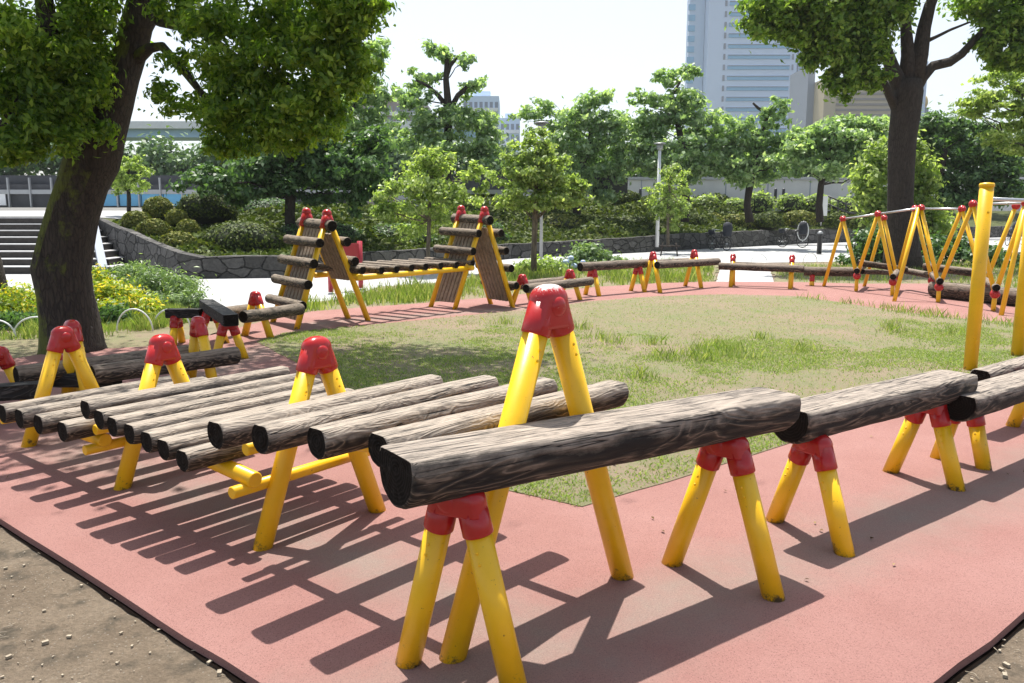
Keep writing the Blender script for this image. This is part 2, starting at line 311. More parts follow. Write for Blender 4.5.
class MB:
    """mesh builder in world coordinates; build() moves the origin to `org`"""
    def __init__(s): s.v = []; s.f = []; s.sm = []; s.mi = []
    def add(s, v, f, smooth=False, mi=0):
        k = len(s.v); s.v += [Vector(p) for p in v]; s.f += [tuple(i + k for i in q) for q in f]
        s.sm += [smooth] * len(f); s.mi += [mi] * len(f)
    def box(s, c, sx, sy, sz, rz=0, mi=0):
        ca, sa = math.cos(rz), math.sin(rz); v = []
        for z in (-.5, .5):
            for x, y in ((-.5, -.5), (.5, -.5), (.5, .5), (-.5, .5)):
                X, Y = x * sx, y * sy; v.append((c[0] + X * ca - Y * sa, c[1] + X * sa + Y * ca, c[2] + z * sz))
        s.add(v, [(3, 2, 1, 0), (4, 5, 6, 7), (0, 1, 5, 4), (1, 2, 6, 5), (2, 3, 7, 6), (3, 0, 4, 7)], False, mi)
    def obox(s, p, q, w, h, mi=0, upv=Vector((0, 0, 1))):
        d = (q - p).normalized(); sd = d.cross(upv).normalized(); u = sd.cross(d)
        v = [P + sd * a * w / 2 + u * b * h / 2 for P in (p, q) for a, b in ((-1, -1), (1, -1), (1, 1), (-1, 1))]
        s.add(v, [(0, 1, 2, 3), (7, 6, 5, 4), (0, 4, 5, 1), (1, 5, 6, 2), (2, 6, 7, 3), (3, 7, 4, 0)], False, mi)
    def tube(s, pts, rads, seg=16, cap=True, mi=0, jit=0.0, flute=0.0):
        pts = [Vector(p) for p in pts]; n = len(pts)
        if not hasattr(rads, '__len__'): rads = [rads] * n
        d0 = (pts[1] - pts[0]).normalized(); ref = Vector((0, 0, 1)) if abs(d0.z) < .9 else Vector((1, 0, 0))
        a = d0.cross(ref).normalized(); v = []
        for i, p in enumerate(pts):
            d = (pts[min(i + 1, n - 1)] - pts[max(i - 1, 0)]).normalized()
            a = (a - d * a.dot(d)).normalized(); b = d.cross(a)
            for k in range(seg):
                t = 2 * math.pi * k / seg; rr = rads[i]
                if jit: rr *= 1 + jit * noise.noise(Vector((math.cos(t) * 1.5, math.sin(t) * 1.5, i * .5 + p.x)))
                if flute: rr *= 1 + flute * math.sin(5 * t + p.x)
                v.append(p + (a * math.cos(t) + b * math.sin(t)) * rr)
        f = [(i * seg + k, i * seg + (k + 1) % seg, (i + 1) * seg + (k + 1) % seg, (i + 1) * seg + k) for i in range(n - 1) for k in range(seg)]
        s.add(v, f, True, mi)
        if cap:
            s.f.append(tuple(len(s.v) - n * seg + k for k in range(seg))[::-1]); s.f.append(tuple(len(s.v) - seg + k for k in range(seg))); s.sm += [False] * 2; s.mi += [mi] * 2
    def ball(s, c, r, seg=16, rings=10, sc=(1, 1, 1), mi=0):
        c = Vector(c); v = [c + Vector((0, 0, r * sc[2]))]
        for i in range(1, rings):
            t = math.pi * i / rings
            for k in range(seg):
                p = 2 * math.pi * k / seg; v.append(c + Vector((r * sc[0] * math.sin(t) * math.cos(p), r * sc[1] * math.sin(t) * math.sin(p), r * sc[2] * math.cos(t))))
        v.append(c - Vector((0, 0, r * sc[2]))); f = [(0, 1 + k, 1 + (k + 1) % seg) for k in range(seg)]
        for i in range(rings - 2):
            for k in range(seg): a = 1 + i * seg + k; b = 1 + i * seg + (k + 1) % seg; f.append((a, a + seg, b + seg, b))
        e = len(v) - 1; o = 1 + (rings - 2) * seg; f += [(e, o + (k + 1) % seg, o + k) for k in range(seg)]
        s.add(v, f, True, mi)
    def dome(s, c, n, r, out, seg=18, side=.5):
        """short cylinder with a domed face along n"""
        n = n.normalized(); ref = Vector((0, 0, 1)) if abs(n.z) < .9 else Vector((1, 0, 0)); a = n.cross(ref).normalized(); b = n.cross(a)
        prof = [(r, 0), (r, out * side), (r * .93, out * (side + .18)), (r * .72, out * .87), (r * .4, out * .97)]
        v = []
        for rr, h in prof:
            for k in range(seg): t = 2 * math.pi * k / seg; v.append(c + n * h + (a * math.cos(t) + b * math.sin(t)) * rr)
        v.append(c + n * out); f = [(i * seg + k, (i + 1) * seg + k, (i + 1) * seg + (k + 1) % seg, i * seg + (k + 1) % seg) for i in range(len(prof) - 1) for k in range(seg)]
        o = (len(prof) - 1) * seg; f += [(o + k, len(v) - 1, o + (k + 1) % seg) for k in range(seg)]
        s.add(v, f, True)
    def poly(s, pts, z0, z1=None, mi=0):
        """flat polygon (top at z1, optional skirt down to z0)"""
        k = len(s.v); n = len(pts)
        if z1 is None: z1 = z0
        s.v += [Vector((p[0], p[1], z1)) for p in pts]; s.f.append(tuple(range(k, k + n))); s.sm.append(False); s.mi.append(mi)
        if z1 != z0:
            s.v += [Vector((p[0], p[1], z0)) for p in pts]
            for i in range(n): s.f.append((k + i, k + n + i, k + n + (i + 1) % n, k + (i + 1) % n)); s.sm.append(False); s.mi.append(mi)
    def build(s, name, m, parent=None, org=None, mats=None):
        if org is None:
            lo = Vector([min(p[i] for p in s.v) for i in range(3)]); hi = Vector([max(p[i] for p in s.v) for i in range(3)]); org = Vector(((lo.x + hi.x) / 2, (lo.y + hi.y) / 2, lo.z))
        org = Vector(org); pw = parent_loc(parent)
        o = mesh_obj(name, [p - org for p in s.v], s.f, m, parent, s.sm if any(s.sm) else False, mats, s.mi if mats else None)
        o.location = org - pw
        bm = bmesh.new(); bm.from_mesh(o.data); bmesh.ops.recalc_face_normals(bm, faces=bm.faces); bm.to_mesh(o.data); bm.free()
        return o
def parent_loc(p):
    v = Vector((0, 0, 0))
    while p: v += p.location; p = p.parent
    return v

def make_log(name, p, q, r, parent, m, flat=None, seed=0, rough=.035, seg=30, n=36, ends=None, flatbot=False, square=False):
    """a log along local X with knots, tapering dents and slightly rounded, split ends"""
    d = q - p; Ln = d.length; v = []; sd = seed * 13.7
    xs = [0, .004, .012] + [.02 + (Ln - .04) * i / (n - 1) for i in range(n)] + [Ln - .012, Ln - .004, Ln]
    er = [.90, .955, .985] + [1] * n + [.985, .955, .90]
    for x, e in zip(xs, er):
        for k in range(seg):
            t = 2 * math.pi * k / seg; c_, s_ = math.cos(t), math.sin(t)
            rr = r * e * (1 + rough * 1.3 * noise.noise(Vector((x * 1.6 + sd, c_ * .9, s_ * .9))) + rough * .9 * noise.noise(Vector((x * 3 + sd, c_ * 4, s_ * 4))) + rough * .5 * noise.noise(Vector((x * 9 + sd, c_ * 9, s_ * 9))))
            if square: rr *= min(1 / max(abs(c_), 1e-3), 1 / max(abs(s_), 1e-3), 1.32)
            y, z = c_ * rr, s_ * rr
            if flat is not None and z > flat * r: z = flat * r + (z - flat * r) * .03 + .002 * noise.noise(Vector((x * 6 + sd, y * 20, 0)))
            if flatbot and z < -.6 * r: z = -.6 * r
            v.append((x, y, z))
    m_ = len(xs); f = [(i * seg + k, i * seg + (k + 1) % seg, (i + 1) * seg + (k + 1) % seg, (i + 1) * seg + k) for i in range(m_ - 1) for k in range(seg)]
    sm = [True] * len(f); mi = [0] * len(f)
    for base, x0, sgn in ((0, 0, 1), ((m_ - 1) * seg, Ln, -1)):     # end faces with a little relief
        prev = base
        for q_ in (.75, .45, .2):
            st = len(v)
            for k in range(seg):
                a = v[base + k]; v.append((x0 + sgn * (.003 + .007 * noise.noise(Vector((a[1] * 30 * q_, a[2] * 30 * q_, sd)))), a[1] * q_, a[2] * q_))
            for k in range(seg): f.append((prev + k, st + k, st + (k + 1) % seg, prev + (k + 1) % seg)); sm.append(False); mi.append(1)
            prev = st
        f.append(tuple(prev + k for k in range(seg))); sm.append(False); mi.append(1)
    o = mesh_obj(name, v, f, m, parent, sm, [m, ends or M['log_end']], mi)
    X = d.normalized(); Y = Vector((0, 0, 1)).cross(X).normalized(); Z = X.cross(Y)
    o.rotation_mode = 'QUATERNION'; o.rotation_quaternion = Matrix((X, Y, Z)).transposed().to_quaternion()
    o.location = p - parent_loc(parent)
    bm = bmesh.new(); bm.from_mesh(o.data); bmesh.ops.recalc_face_normals(bm, faces=bm.faces); bm.to_mesh(o.data); bm.free()
    return o

RL = .049
def aframe(mid, hd, top, parent, name='cap', r=RL, slope=.357, capm=None, low=False, feet=None):
    """inverted V of two yellow legs (children) in a moulded red cap; hd = heading of the frame plane"""
    if feet:
        mid = up((feet[0] + feet[1]) / 2, 0); hd = heading(*feet); w = (feet[1] - feet[0]).length / 2
    else: w = slope * top
    u = Vector((math.cos(hd), math.sin(hd), 0)); n = Vector((-u.y, u.x, 0))
    k = r / .053; R_ = r * 1.13; ht = top - R_ * 1.1; capL = (.205 if not low else .20) * k
    sep = (.026 if not low else .055) * k
    def P(s, z): f = z / ht; return mid + u * (s * (w + (sep - w) * f)) + Vector((0, 0, z))
    cb = MB(); zc = top - capL
    for s_ in (-1, 1):
        A, T_ = P(s_, zc), P(s_, ht - .01); cb.tube([A, A.lerp(T_, .03), A.lerp(T_, .06), T_], [r * 1.02, R_ * 1.0, R_ * 1.03, R_ * 1.0], 26)
    # web and rounded crown: stacked stadium sections
    hx = abs(P(1, ht).dot(u) - mid.dot(u)); z0 = top - (.178 if not low else .118) * k; secs = []
    nz_ = 7
    for q in range(nz_):
        z = z0 + (ht - z0) * q / (nz_ - 1); xx = (P(1, z) - mid).dot(u); sw = min(1, .90 + .1 * q / 3); secs.append((z, xx, R_ * (1.0 + .05 * q / (nz_ - 1)), R_ * 1.05))
    zz_, xx, ra, rb = secs[-1]; dh = top - zz_
    for q in range(1, 9):
        t = q / 8 * math.pi / 2; c_ = math.cos(t) ** .8; secs.append((zz_ + dh * math.sin(t), xx * c_, ra * c_, rb * c_))
    seg = 32; v = []
    for z, xx, ra, rb in secs:
        for q in range(seg):
            t = 2 * math.pi * q / seg; cx, sy = math.cos(t), math.sin(t)
            v.append(mid + u * (xx * (1 if cx > 0 else -1) * min(1, abs(cx) * 3) + ra * cx) + n * (rb * sy) + Vector((0, 0, z)))
    f = [(a * seg + q, a * seg + (q + 1) % seg, (a + 1) * seg + (q + 1) % seg, (a + 1) * seg + q) for a in range(len(secs) - 1) for q in range(seg)]
    cb.add(v, f + [tuple(range(seg))[::-1]], True)
    for s_ in (-1, 1):
        if not low: cb.dome(mid + Vector((0, 0, top - R_ * 1.5)) + n * s_ * R_ * .6, n * s_, R_ * .74, R_ * .66, 26, .5)
        else: cb.dome(mid + Vector((0, 0, top - R_ * 1.2)) - u * R_ * .35 + n * s_ * R_ * .6, n * s_, R_ * .8, R_ * .52, 24, .4)
    cap = cb.build(name, capm or M['red'], parent, org=mid + Vector((0, 0, top - .06 * k)))
    for s_ in (-1, 1):
        lb = MB(); a, b = P(s_, -.02), P(s_, zc + .03); lb.tube([a, b], r, 24)
        for zz in (.05, .095):
            c = P(s_, zc - zz * k)
            for nn in (n, -n): lb.dome(c + nn * r * .95 + u * s_ * .004, (nn + u * s_ * .1).normalized(), r * .13, r * .16, 8, .4)
        lb.build('leg', M['yellow'], cap)
    return cap
def heading(a, b): return math.atan2(b.y - a.y, b.x - a.x)

# ------------------------------------------------------------------ balance beams (nearest)
def beam(label, l, r_, z0, z1, rad, frames, m='wood_near', flat=.40, seed=1, group='flat topped balance beams', ends=None, clear=.05, r=RL, name='balance_beam'):
    p, q = g(*l, z0), g(*r_, z1); base = up((p + q) / 2, 0)
    e = empty(name, label, 'balance beam', base, group)
    make_log('log', p, q, rad, e, M[m], flat, seed, ends=ends, n=60 if rad > .1 else 30, seg=44 if rad > .1 else 26)
    hd = heading(p, q) + math.pi / 2
    for fm in frames:
        feet = None
        if fm[0] == 'under': c_ = up(p.lerp(q, fm[1]), 0); d_ = Vector((math.cos(fm[2]), math.sin(fm[2]), 0)) * fm[3]; fm = (c_ - d_, c_ + d_)
        if isinstance(fm, tuple): feet = fm; fm = (fm[0] + fm[1]) / 2
        mid = up(fm, 0); t = (mid - up(p, 0)).dot((up(q - p, 0)).normalized()) / up(q - p, 0).length
        c = up(p.lerp(q, t), 0); zt = p.lerp(q, t).z - rad + clear
        aframe(c, hd, zt, e, 'bracket', r=r, low=True, feet=feet)
    return e
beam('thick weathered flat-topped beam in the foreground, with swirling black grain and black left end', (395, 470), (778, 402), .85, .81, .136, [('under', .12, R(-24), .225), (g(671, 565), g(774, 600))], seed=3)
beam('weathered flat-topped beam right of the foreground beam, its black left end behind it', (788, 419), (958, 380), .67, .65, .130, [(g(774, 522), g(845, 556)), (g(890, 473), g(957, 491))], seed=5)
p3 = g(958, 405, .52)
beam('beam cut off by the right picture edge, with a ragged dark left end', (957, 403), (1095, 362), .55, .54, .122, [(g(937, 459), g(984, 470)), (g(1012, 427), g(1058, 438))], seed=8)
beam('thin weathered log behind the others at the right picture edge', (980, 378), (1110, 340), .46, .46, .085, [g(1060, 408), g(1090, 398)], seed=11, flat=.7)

# ------------------------------------------------------------------ near log bridge
A1 = (g(452, 660) + g(623, 578)) / 2; A2 = (g(262, 550) + g(378, 512)) / 2; A3 = (g(122, 490) + g(215, 462)) / 2
T2 = (A3 - A2).normalized(); U2 = Vector((T2.y, -T2.x, 0)); A4 = A2 + T2 * 2.98 + U2 * .02
T1 = (A2 - A1).normalized(); U1 = Vector((T1.y, -T1.x, 0))
br = empty('log_bridge', 'long log bridge of crosswise logs on red-capped yellow A-frames, at the left front', 'play bridge', up(A2, 0))
mfade = M['red_faded']
tops = [hg(A1, 284), hg(A2, 336), hg(A3, 334), hg(A4, 326)]
c1 = aframe(A1, 0, tops[0], br, 'cap', capm=mfade, r=.052, feet=(g(452, 660), g(623, 578)))
c1['label'] = 'red cap worn white on its crown, tallest of the bridge'
aframe(A2, 0, tops[1], br, 'cap', feet=(g(262, 550), g(378, 512)))
aframe(A3, 0, tops[2], br, 'cap', feet=(g(122, 490), g(215, 462)))
aframe(A4, heading(Vector((0, 0, 0)), U2), tops[3], br, 'cap')
i = 0
for (l, r_), z in zip((((378, 449), (618, 392)), ((316, 442), (548, 388)), ((260, 438), (490, 385)), ((215, 434), (436, 384))), (.85, .81, .77, .725)):
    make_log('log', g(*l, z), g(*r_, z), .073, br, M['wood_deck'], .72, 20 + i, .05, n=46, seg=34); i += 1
D2 = [((85, 409), .62), ((99, 419), .60), ((112, 426), .58), ((129, 433), .565), ((146, 441), .55), ((163, 449), .53), ((182, 460), .51)]
for px, z in D2:
    a = g(*px, z); a2 = a + (U2 + Vector((.03, 0, 0))) * (1.32 + random.uniform(-.02, .03)); a2.z = z
    make_log('log', a, a2, .0635, br, M['wood_deck'], .7, 30 + i, .06, n=46, seg=34); i += 1
D3 = [((2, 413), .42), ((19, 418), .43), ((38, 424), .44), ((62, 431), .43)]
for px, z in D3:
    a = g(*px, z); a2 = a + U2 * 1.30; a2.z = z
    make_log('log', a, a2, .070, br, M['wood_deck'], .75, 40 + i, .05, n=40, seg=30); i += 1
def pipe(p, q, r, parent=br, name='rail'):
    b = MB(); b.tube([p, p.lerp(q, .004), q.lerp(p, .004), q], [r * .86, r, r, r * .86], 18); return b.build(name, M['yellow'], parent)
def on(A, T, U, t, l, z): v = A + T * t + U * l; return Vector((v.x, v.y, z))
for s in (-.33, .33):
    pipe(on(A1, T1, U1, .08, s, .75), on(A2, T1, U1, -.02, s, .635), .034)
    pipe(on(A2, T2, U2, .02, s * 1.2, .385), on(A3, T2, U2, -.12, s * 1.2, .50), .042)
    pipe(on(A3, T2, U2, .02, s * 1.2, .325), on(A4, T2, U2, -.02, s * 1.2, .315), .042)
for A, T, U, t, zs in ((A1, T1, U1, .075, (.70,)), (A2, T1, U1, -.075, (.585,)), (A2, T2, U2, .078, (.335,)), (A3, T2, U2, -.078, (.43,)), (A3, T2, U2, .078, (.275,)), (A4, T2, U2, -.078, (.26,))):
    for z in zs: pipe(on(A, T, U, t, -.50, z), on(A, T, U, t, .50, z), .032, name='crossbar')

# ------------------------------------------------------------------ twin logs between A-frames
def twin(label, front, back, frames, rad, m='wood_far', group='twin log walkways', flat=None, square=False, ends=None, r=.05, name='twin_log_walkway'):
    base = up((front[0] + front[1]) / 2, 0)
    e = empty(name, label, 'log walkway', base, group)
    for k, pr in enumerate((front, back)):
        if pr: make_log('log', pr[0], pr[1], rad, e, M[m], flat, int(base.x * 7) + k, .05, 26, 26, ends=ends, square=square)
    for mid, hd, top in frames: aframe(up(mid, 0), hd, top, e, 'cap', r=r)
    return e
# behind the near bridge, left
fm = g(203, 384); t_ = hg(fm, 316)
pa, pb = g(92, 375, .36), g(237, 355, .36); hp = heading(pa, pb)
nb = Vector((-math.sin(hp), math.cos(hp), 0))
fmid = g(200, 391)
twin('pair of round grey logs lying just behind the near log bridge', (pa, pb), (pa + nb * .42 - Vector((math.cos(hp), math.sin(hp), 0)) * .45, pb + nb * .42 - Vector((math.cos(hp), math.sin(hp), 0)) * .1),
     [(up(pa.lerp(pb, .80) + nb * .21, 0), hp + math.pi / 2, hg(up(pa.lerp(pb, .80) + nb * .21, 0), 316)), (up(pa.lerp(pb, -.04) + nb * .21, 0), hp + math.pi / 2, .82)], .085)
f1, f2 = g(60, 408), g(4, 412); hq = heading(f2, f1)
nq = Vector((-math.sin(hq), math.cos(hq), 0))
sa, sb = g(-60, 394, .30), g(40, 387, .30)
ta, tb = g(26, 376, .30), g(117, 377, .30)
tw = twin('pair of dark flat slabs between two red-capped frames at the left picture edge', (sa, sb), (ta, tb),
     [(f1, hq + .25, hg(f1, 353)), (f2, hq + .25, hg(f2, 346))], .085, 'wood_dark', flat=.45, square=True, group=None)
# dark square beams
def slab(label, p, q, rad, sup):
    e = empty('timber_slab', label, 'balance beam', up((p + q) / 2, 0), 'blackened timber slabs')
    make_log('slab', p, q, rad, e, M['wood_dark'], .55, int(p.x * 9), .02, 44, 24, square=True)
    hd = heading(p, q) + math.pi / 2
    for t in sup: c = p.lerp(q, t); aframe(up(c, 0), hd, c.z - rad + .05, e, 'bracket', low=True, r=.048)
s0 = g(231, 319, .52); s1 = g(206, 303, .52)
slab('black timber slab pointing away, between the pair of grey logs and the ladder tower', s0, s1, .088, (.12, .8))
q0, q1 = g(201, 312, .44), g(167, 312, .44)
slab('low black timber slab lying crosswise in front of the yellow shrubs', q1, q0, .075, (.25,))
# twin logs leading to tower 1
a, b = g(243, 317, .36), g(301, 309, .34); hh = heading(a, b); nn = Vector((-math.sin(hh), math.cos(hh), 0))
twin('pair of brown logs between the black slab and the left ladder tower', (a, b), (a + nn * .45 - Vector((.1, 0, 0)), b + nn * .45 - Vector((.25, .1, 0))),
     [(up(a.lerp(b, .42) + nn * .22, 0), hh + math.pi / 2, hg(up(a.lerp(b, .42) + nn * .22, 0), 291))], .085)

# ------------------------------------------------------------------ ladder towers and the far bridge
def tower(label, capF, fl, fr, capB, bl, brt, left_r, right_r, toplog, ends_l, ends_r):
    """two A frames (front and back) joined by rungs and slatted panels"""
    FL, FR, BL, BR = g(*fl), g(*fr), g(*bl), g(*brt)
    mF = (FL + FR) / 2; mB = (BL + BR) / 2
    e = empty('ladder_tower', label, 'climbing frame', up((mF + mB) / 2, 0), 'ladder towers')
    r = .045
    tF = up(at(capF[0], 300, mF.y), hg(mF, capF[1])); tB = up(at(capB[0], 300, mB.y), hg(mB, capB[1]))
    legs = []
    for T, (a_, b_) in ((tF, (FL, FR)), (tB, (BL, BR))):
        cb = MB(); hd = (b_ - a_).normalized(); Tm = T - Vector((0, 0, .09))
        for f_ in (a_, b_):
            dd = (f_ - Tm).normalized(); cb.tube([Tm, Tm + dd * .22], [.07, .062], 16)
        cb.ball(Tm + Vector((0, 0, .015)), .075, 18, 12)
        cap = cb.build('cap', M['red'], e)
        for f_ in (a_, b_):
            lb = MB(); lb.tube([f_ - Vector((0, 0, .03)), f_.lerp(Tm, .5), Tm.lerp(f_, .08)], r, 14); lb.build('leg', M['yellow'], cap)
        legs.append((Tm, a_, b_))
    (TF, FL, FR), (TB, BL, BR) = legs
    d = (TB - TF); dn = up(d, 0).normalized()
    def rung(a_, b_, rad=.06, ext=(.18, .15)):
        dv = (b_ - a_).normalized(); make_log('rung', a_ - dv * ext[0], b_ + dv * ext[1], rad * 1.12 * 1.14, e, M['wood_far'], None, int(a_.z * 31) + int(a_.x * 5), .04, 20, 14)
    outL = (FL - FR).normalized() * .10 
    rung(TF + Vector((0, 0, -.16)), TB + Vector((0, 0, -.16)), .068, (.16, .22))
    for t in left_r: rung(TF.lerp(FL, t) + outL, TB.lerp(BL, t) + outL, .058, ends_l)
    for t in right_r: rung(TF.lerp(FR, t) - outL, TB.lerp(BR, t) - outL, .058, ends_r)
    # slatted panels inside both slopes
    for k, (fa, ba, t0, t1) in enumerate(((FL, BL, .12, .93), (FR, BR, .17, toplog))):
        pb_ = empty
        A_, B_ = TF.lerp(fa, t0), TB.lerp(ba, t0); C_, D_ = TF.lerp(fa, t1), TB.lerp(ba, t1)
        off = (outL * -.35) if k == 0 else outL * .35
        mbp = MB(); ns = 6
        for j in range(ns):
            w0, w1 = .06 + .88 * j / ns + .018, .06 + .88 * (j + 1) / ns - .018
            pts = [A_.lerp(B_, w0), A_.lerp(B_, w1), C_.lerp(D_, w1), C_.lerp(D_, w0)]
            nr = (pts[1] - pts[0]).cross(pts[3] - pts[0]).normalized() * .018
            v = [p + off - nr for p in pts] + [p + off + nr for p in pts]
            mbp.add(v, [(0, 1, 2, 3), (7, 6, 5, 4), (0, 4, 5, 1), (1, 5, 6, 2), (2, 6, 7, 3), (3, 7, 4, 0)])
        mbp.build('slatted_panel', M['slat'], e)
    return e
M['slat'] = m_plain('tan_board_wood', (.27, .205, .15), .85, .35, 14, 0, .003)
tower('left ladder tower with log rungs and slatted sides, standing by the pavement', (330, 209), (296, 330), (369, 321), (310, 207.5), (272, 323), (349, 319),
      (.24, .42, .60, .78), (.24, .42), .60, (.20, .22), (.14, .20))
tower('right ladder tower, its slatted side panel reaching down to the ground', (485, 206), (454, 310), (513.5, 308), (462, 205), (430, 307.5), (491.5, 304.5),
      (.22, .40), (.22, .40, .58, .76), .93, (.18, .22), (.14, .20))
fb = empty('log_bridge', 'far log bridge of crosswise logs hanging between the two ladder towers', 'play bridge', g(410, 312))
P1f = (g(296, 330) * .37 + g(369, 321) * .63); P2f = (g(454, 310) * .8 + g(513.5, 308) * .2)
def fbp(x, y, Y): return at(x, y, Y)
YL, YR = P1f.y, P2f.y
def Yx(x): return YL + (YR - YL) * (x - 357) / (468 - 357)
for s_ in (0, 1):
    off = Vector((-.78, .55, 0)) if s_ else Vector((0, 0, 0))
    pipe(fbp(356, 278, Yx(356)) + off, fbp(473, 268, Yx(473)) + off, .045, fb, 'rail')
for (x, y) in ((363, 270), (382, 270), (397, 269), (412, 267.5), (426, 266.5), (441, 265.5), (457, 264.5), (473, 263)):
    p = fbp(x, y, Yx(x) - .12); make_log('log', p, p + Vector((-.92, .72, .02)), .068, fb, M['wood_far'], .7, int(x), .05, 20, 14)
pipe(fbp(341, 272, YL + .9), fbp(360, 277, YL - .1), .045, fb, 'crossbar'); pipe(fbp(436, 263, YR + .9), fbp(473, 268, YR - .12), .04, fb, 'crossbar')

# ------------------------------------------------------------------ far walkway units
def pxframe(cap, f0, f1):
    m_ = (g(*f0) + g(*f1)) / 2; return m_, hg(m_, cap)
hF = R(-52)
a, b = g(526, 288.5, .37), g(591, 281, .37); hh = heading(a, b); nn = Vector((-math.sin(hh), math.cos(hh), 0)); hx = Vector((math.cos(hh), math.sin(hh), 0))
twin('pair of dark logs immediately right of the right ladder tower', (a, b), (a + nn * .5 + hx * .12, b + nn * .5 - hx * .1),
     [(up(a.lerp(b, .08) + nn * .22, 0), hh + math.pi / 2 + .25, hg(up(a.lerp(b, .08) + nn * .22, 0), 274)), (up(a.lerp(b, .80) + nn * .22, 0), hh + math.pi / 2 + .25, hg(up(a.lerp(b, .80) + nn * .22, 0), 269))], .085)
beam('raised dark beam in front of the hydrangea bush', (580, 267), (651, 263), .63, .63, .095, [g(592, 296), g(638, 292)], 'wood_far', None, 51, 'round far balance beams', r=.05)
a, b = g(657, 265, .62), g(718, 261.5, .60); hh = heading(a, b); nn = Vector((-math.sin(hh), math.cos(hh), 0)); hx = Vector((math.cos(hh), math.sin(hh), 0))
twin('pair of dark logs in front of the street lamp, between two red caps', (a, b), (a + nn * .5 - hx * .35, b + nn * .5 - hx * .5),
     [(up(a.lerp(b, .06) + nn * .22, 0), hh + math.pi / 2 + .55 - .9, hg(up(a.lerp(b, .06) + nn * .22, 0), 251.5)), (up(a.lerp(b, .72) + nn * .22, 0), hh + math.pi / 2 - .35, hg(up(a.lerp(b, .72) + nn * .22, 0), 249.5))], .085)
a, b = g(719, 266, .50), g(804, 269, .48); hh = heading(a, b); nn = Vector((-math.sin(hh), math.cos(hh), 0)); hx = Vector((math.cos(hh), math.sin(hh), 0))
twin('pair of long dark logs in front of the gap in the far grass', (a, b), (a + nn * .5 + hx * .3, b + nn * .5 - hx * .3),
     [(up(a.lerp(b, .15) + nn * .22, 0), hh + math.pi / 2 + .05, hg(up(a.lerp(b, .15) + nn * .22, 0), 253.5)), (up(a.lerp(b, .85) + nn * .22, 0), hh + math.pi / 2 + .05, hg(up(a.lerp(b, .85) + nn * .22, 0), 254.5))], .085)
beam('low dark beam running into the left end of the zigzag frames', (804, 271), (856, 272), .36, .36, .11, [g(813, 288)], 'wood_far', None, 57, 'round far balance beams', r=.05, name='balance_beam')

# ------------------------------------------------------------------ zigzag frames on the right
zz = empty('zigzag_frame', 'row of yellow zigzag poles with red ball joints and steel top rails, at the right', 'climbing frame', g(905, 292))
def Yg(x, y): return g(x, y).y
def tball(x, y, Y, r=.075):
    c = at(x, y, Y); b = MB(); b.ball(c, r, 16, 10); b.dome(c + Vector((0, -r * .6, 0)), Vector((-.2, -1, 0)), r * .6, r * .75, 12); b.build('ball_joint', M['red'], zz); return c
def pole(p, q, r=.040): b = MB(); b.tube([p, p.lerp(q, .5), q], r, 12); b.build('pole', M['yellow'], zz)
F0 = g(823.5, 287)
B = []
for bx, by, fx, fy in ((857, 276, 856, 292), (893, 282, 892, 296), (939, 287, 938, 303), (995, 294, 993, 312)):
    f_ = g(fx, fy); c = tball(bx, by, f_.y, .085); pole(f_ - Vector((0, 0, .02)), c); B.append(c)
LF3, LF5 = g(894, 302), g(1001, 316)
T = [tball(843, 219, (F0.y + B[0].y) / 2), tball(878, 214, (B[0].y + B[1].y) / 2), tball(921, 208, (B[1].y + B[2].y) / 2), tball(973, 204, (B[2].y + B[3].y) / 2), tball(1026, 203, B[3].y - .3)]
pole(F0, T[0]); pole(T[0], B[0]); pole(B[0], T[1]); pole(T[1], B[1]); pole(LF3, T[2] - Vector((.05, 0, 0))); pole(T[2], B[2]); pole(B[2], T[3]); pole(T[3], B[3]); pole(B[3], T[4]); pole(LF5, T[4])
B2 = []
for bx, by, fx, fy in ((897, 277, 897, 291), (932, 280.5, 934, 296), (984, 286, 985, 303)):
    f_ = g(fx, fy); c = tball(bx, by, f_.y, .085); pole(f_ - Vector((0, 0, .02)), c); B2.append(c)
RF = g(864, 287)
TR = [tball(884, 218, (RF.y + B2[0].y) / 2), tball(915, 208.5, (B2[0].y + B2[1].y) / 2), tball(962, 209, (B2[1].y + B2[2].y) / 2), tball(1016, 206, B2[2].y - .2)]
pole(RF, TR[0]); pole(TR[0], B2[0]); pole(B2[0], TR[1]); pole(TR[1], B2[1]); pole(B2[1], TR[2]); pole(TR[2], B2[2]); pole(B2[2], TR[3])
for a, b in ((T[0], T[1]), (T[1], T[2]), (TR[1], TR[2]), (T[3], T[4])):
    m_ = MB(); m_.tube([a, b], .022, 10); m_.build('top_rail', M['steel'], zz)
def clog(a, b, rad=.065): 
    a = a + Vector((0, 0, .12)); b = b + Vector((0, 0, .12)); d = (b - a).normalized(); make_log('log', a - d * .12, b + d * .12, rad, zz, M['wood_far'], None, int(a.x * 11), .05, 20, 16)
clog(B[0], B[0] + (B2[0] - B[1])); clog(B[1], B2[0]); clog(B[2], B2[1]); clog(B[3], B2[2])
for (x0, y0, x1, y1, Y0, Y1, rad) in ((858, 262, 907, 269, B[0].y + .6, B2[0].y + .1, .085), (905, 270, 931, 275, B2[0].y + .3, B2[1].y + .3, .08), (925, 266, 975, 272, B2[1].y + .5, B2[2].y + .9, .10), (862, 271, 890, 272, B[0].y + .2, B2[0].y + .7, .07)):
    make_log('log', at(x0, y0, Y0), at(x1, y1, Y1), rad, zz, M['wood_far'], .6, int(x0), .05, 20, 18)
bl_ = empty('balance_beam', 'big dark brown log half hidden behind the tall yellow pole', 'log', g(975, 300), None)
make_log('log', g(934, 288, .2), g(1048, 299, .2), .19, bl_, M['wood_far'], .7, 91, .05, 30, 30)
mb = MB()
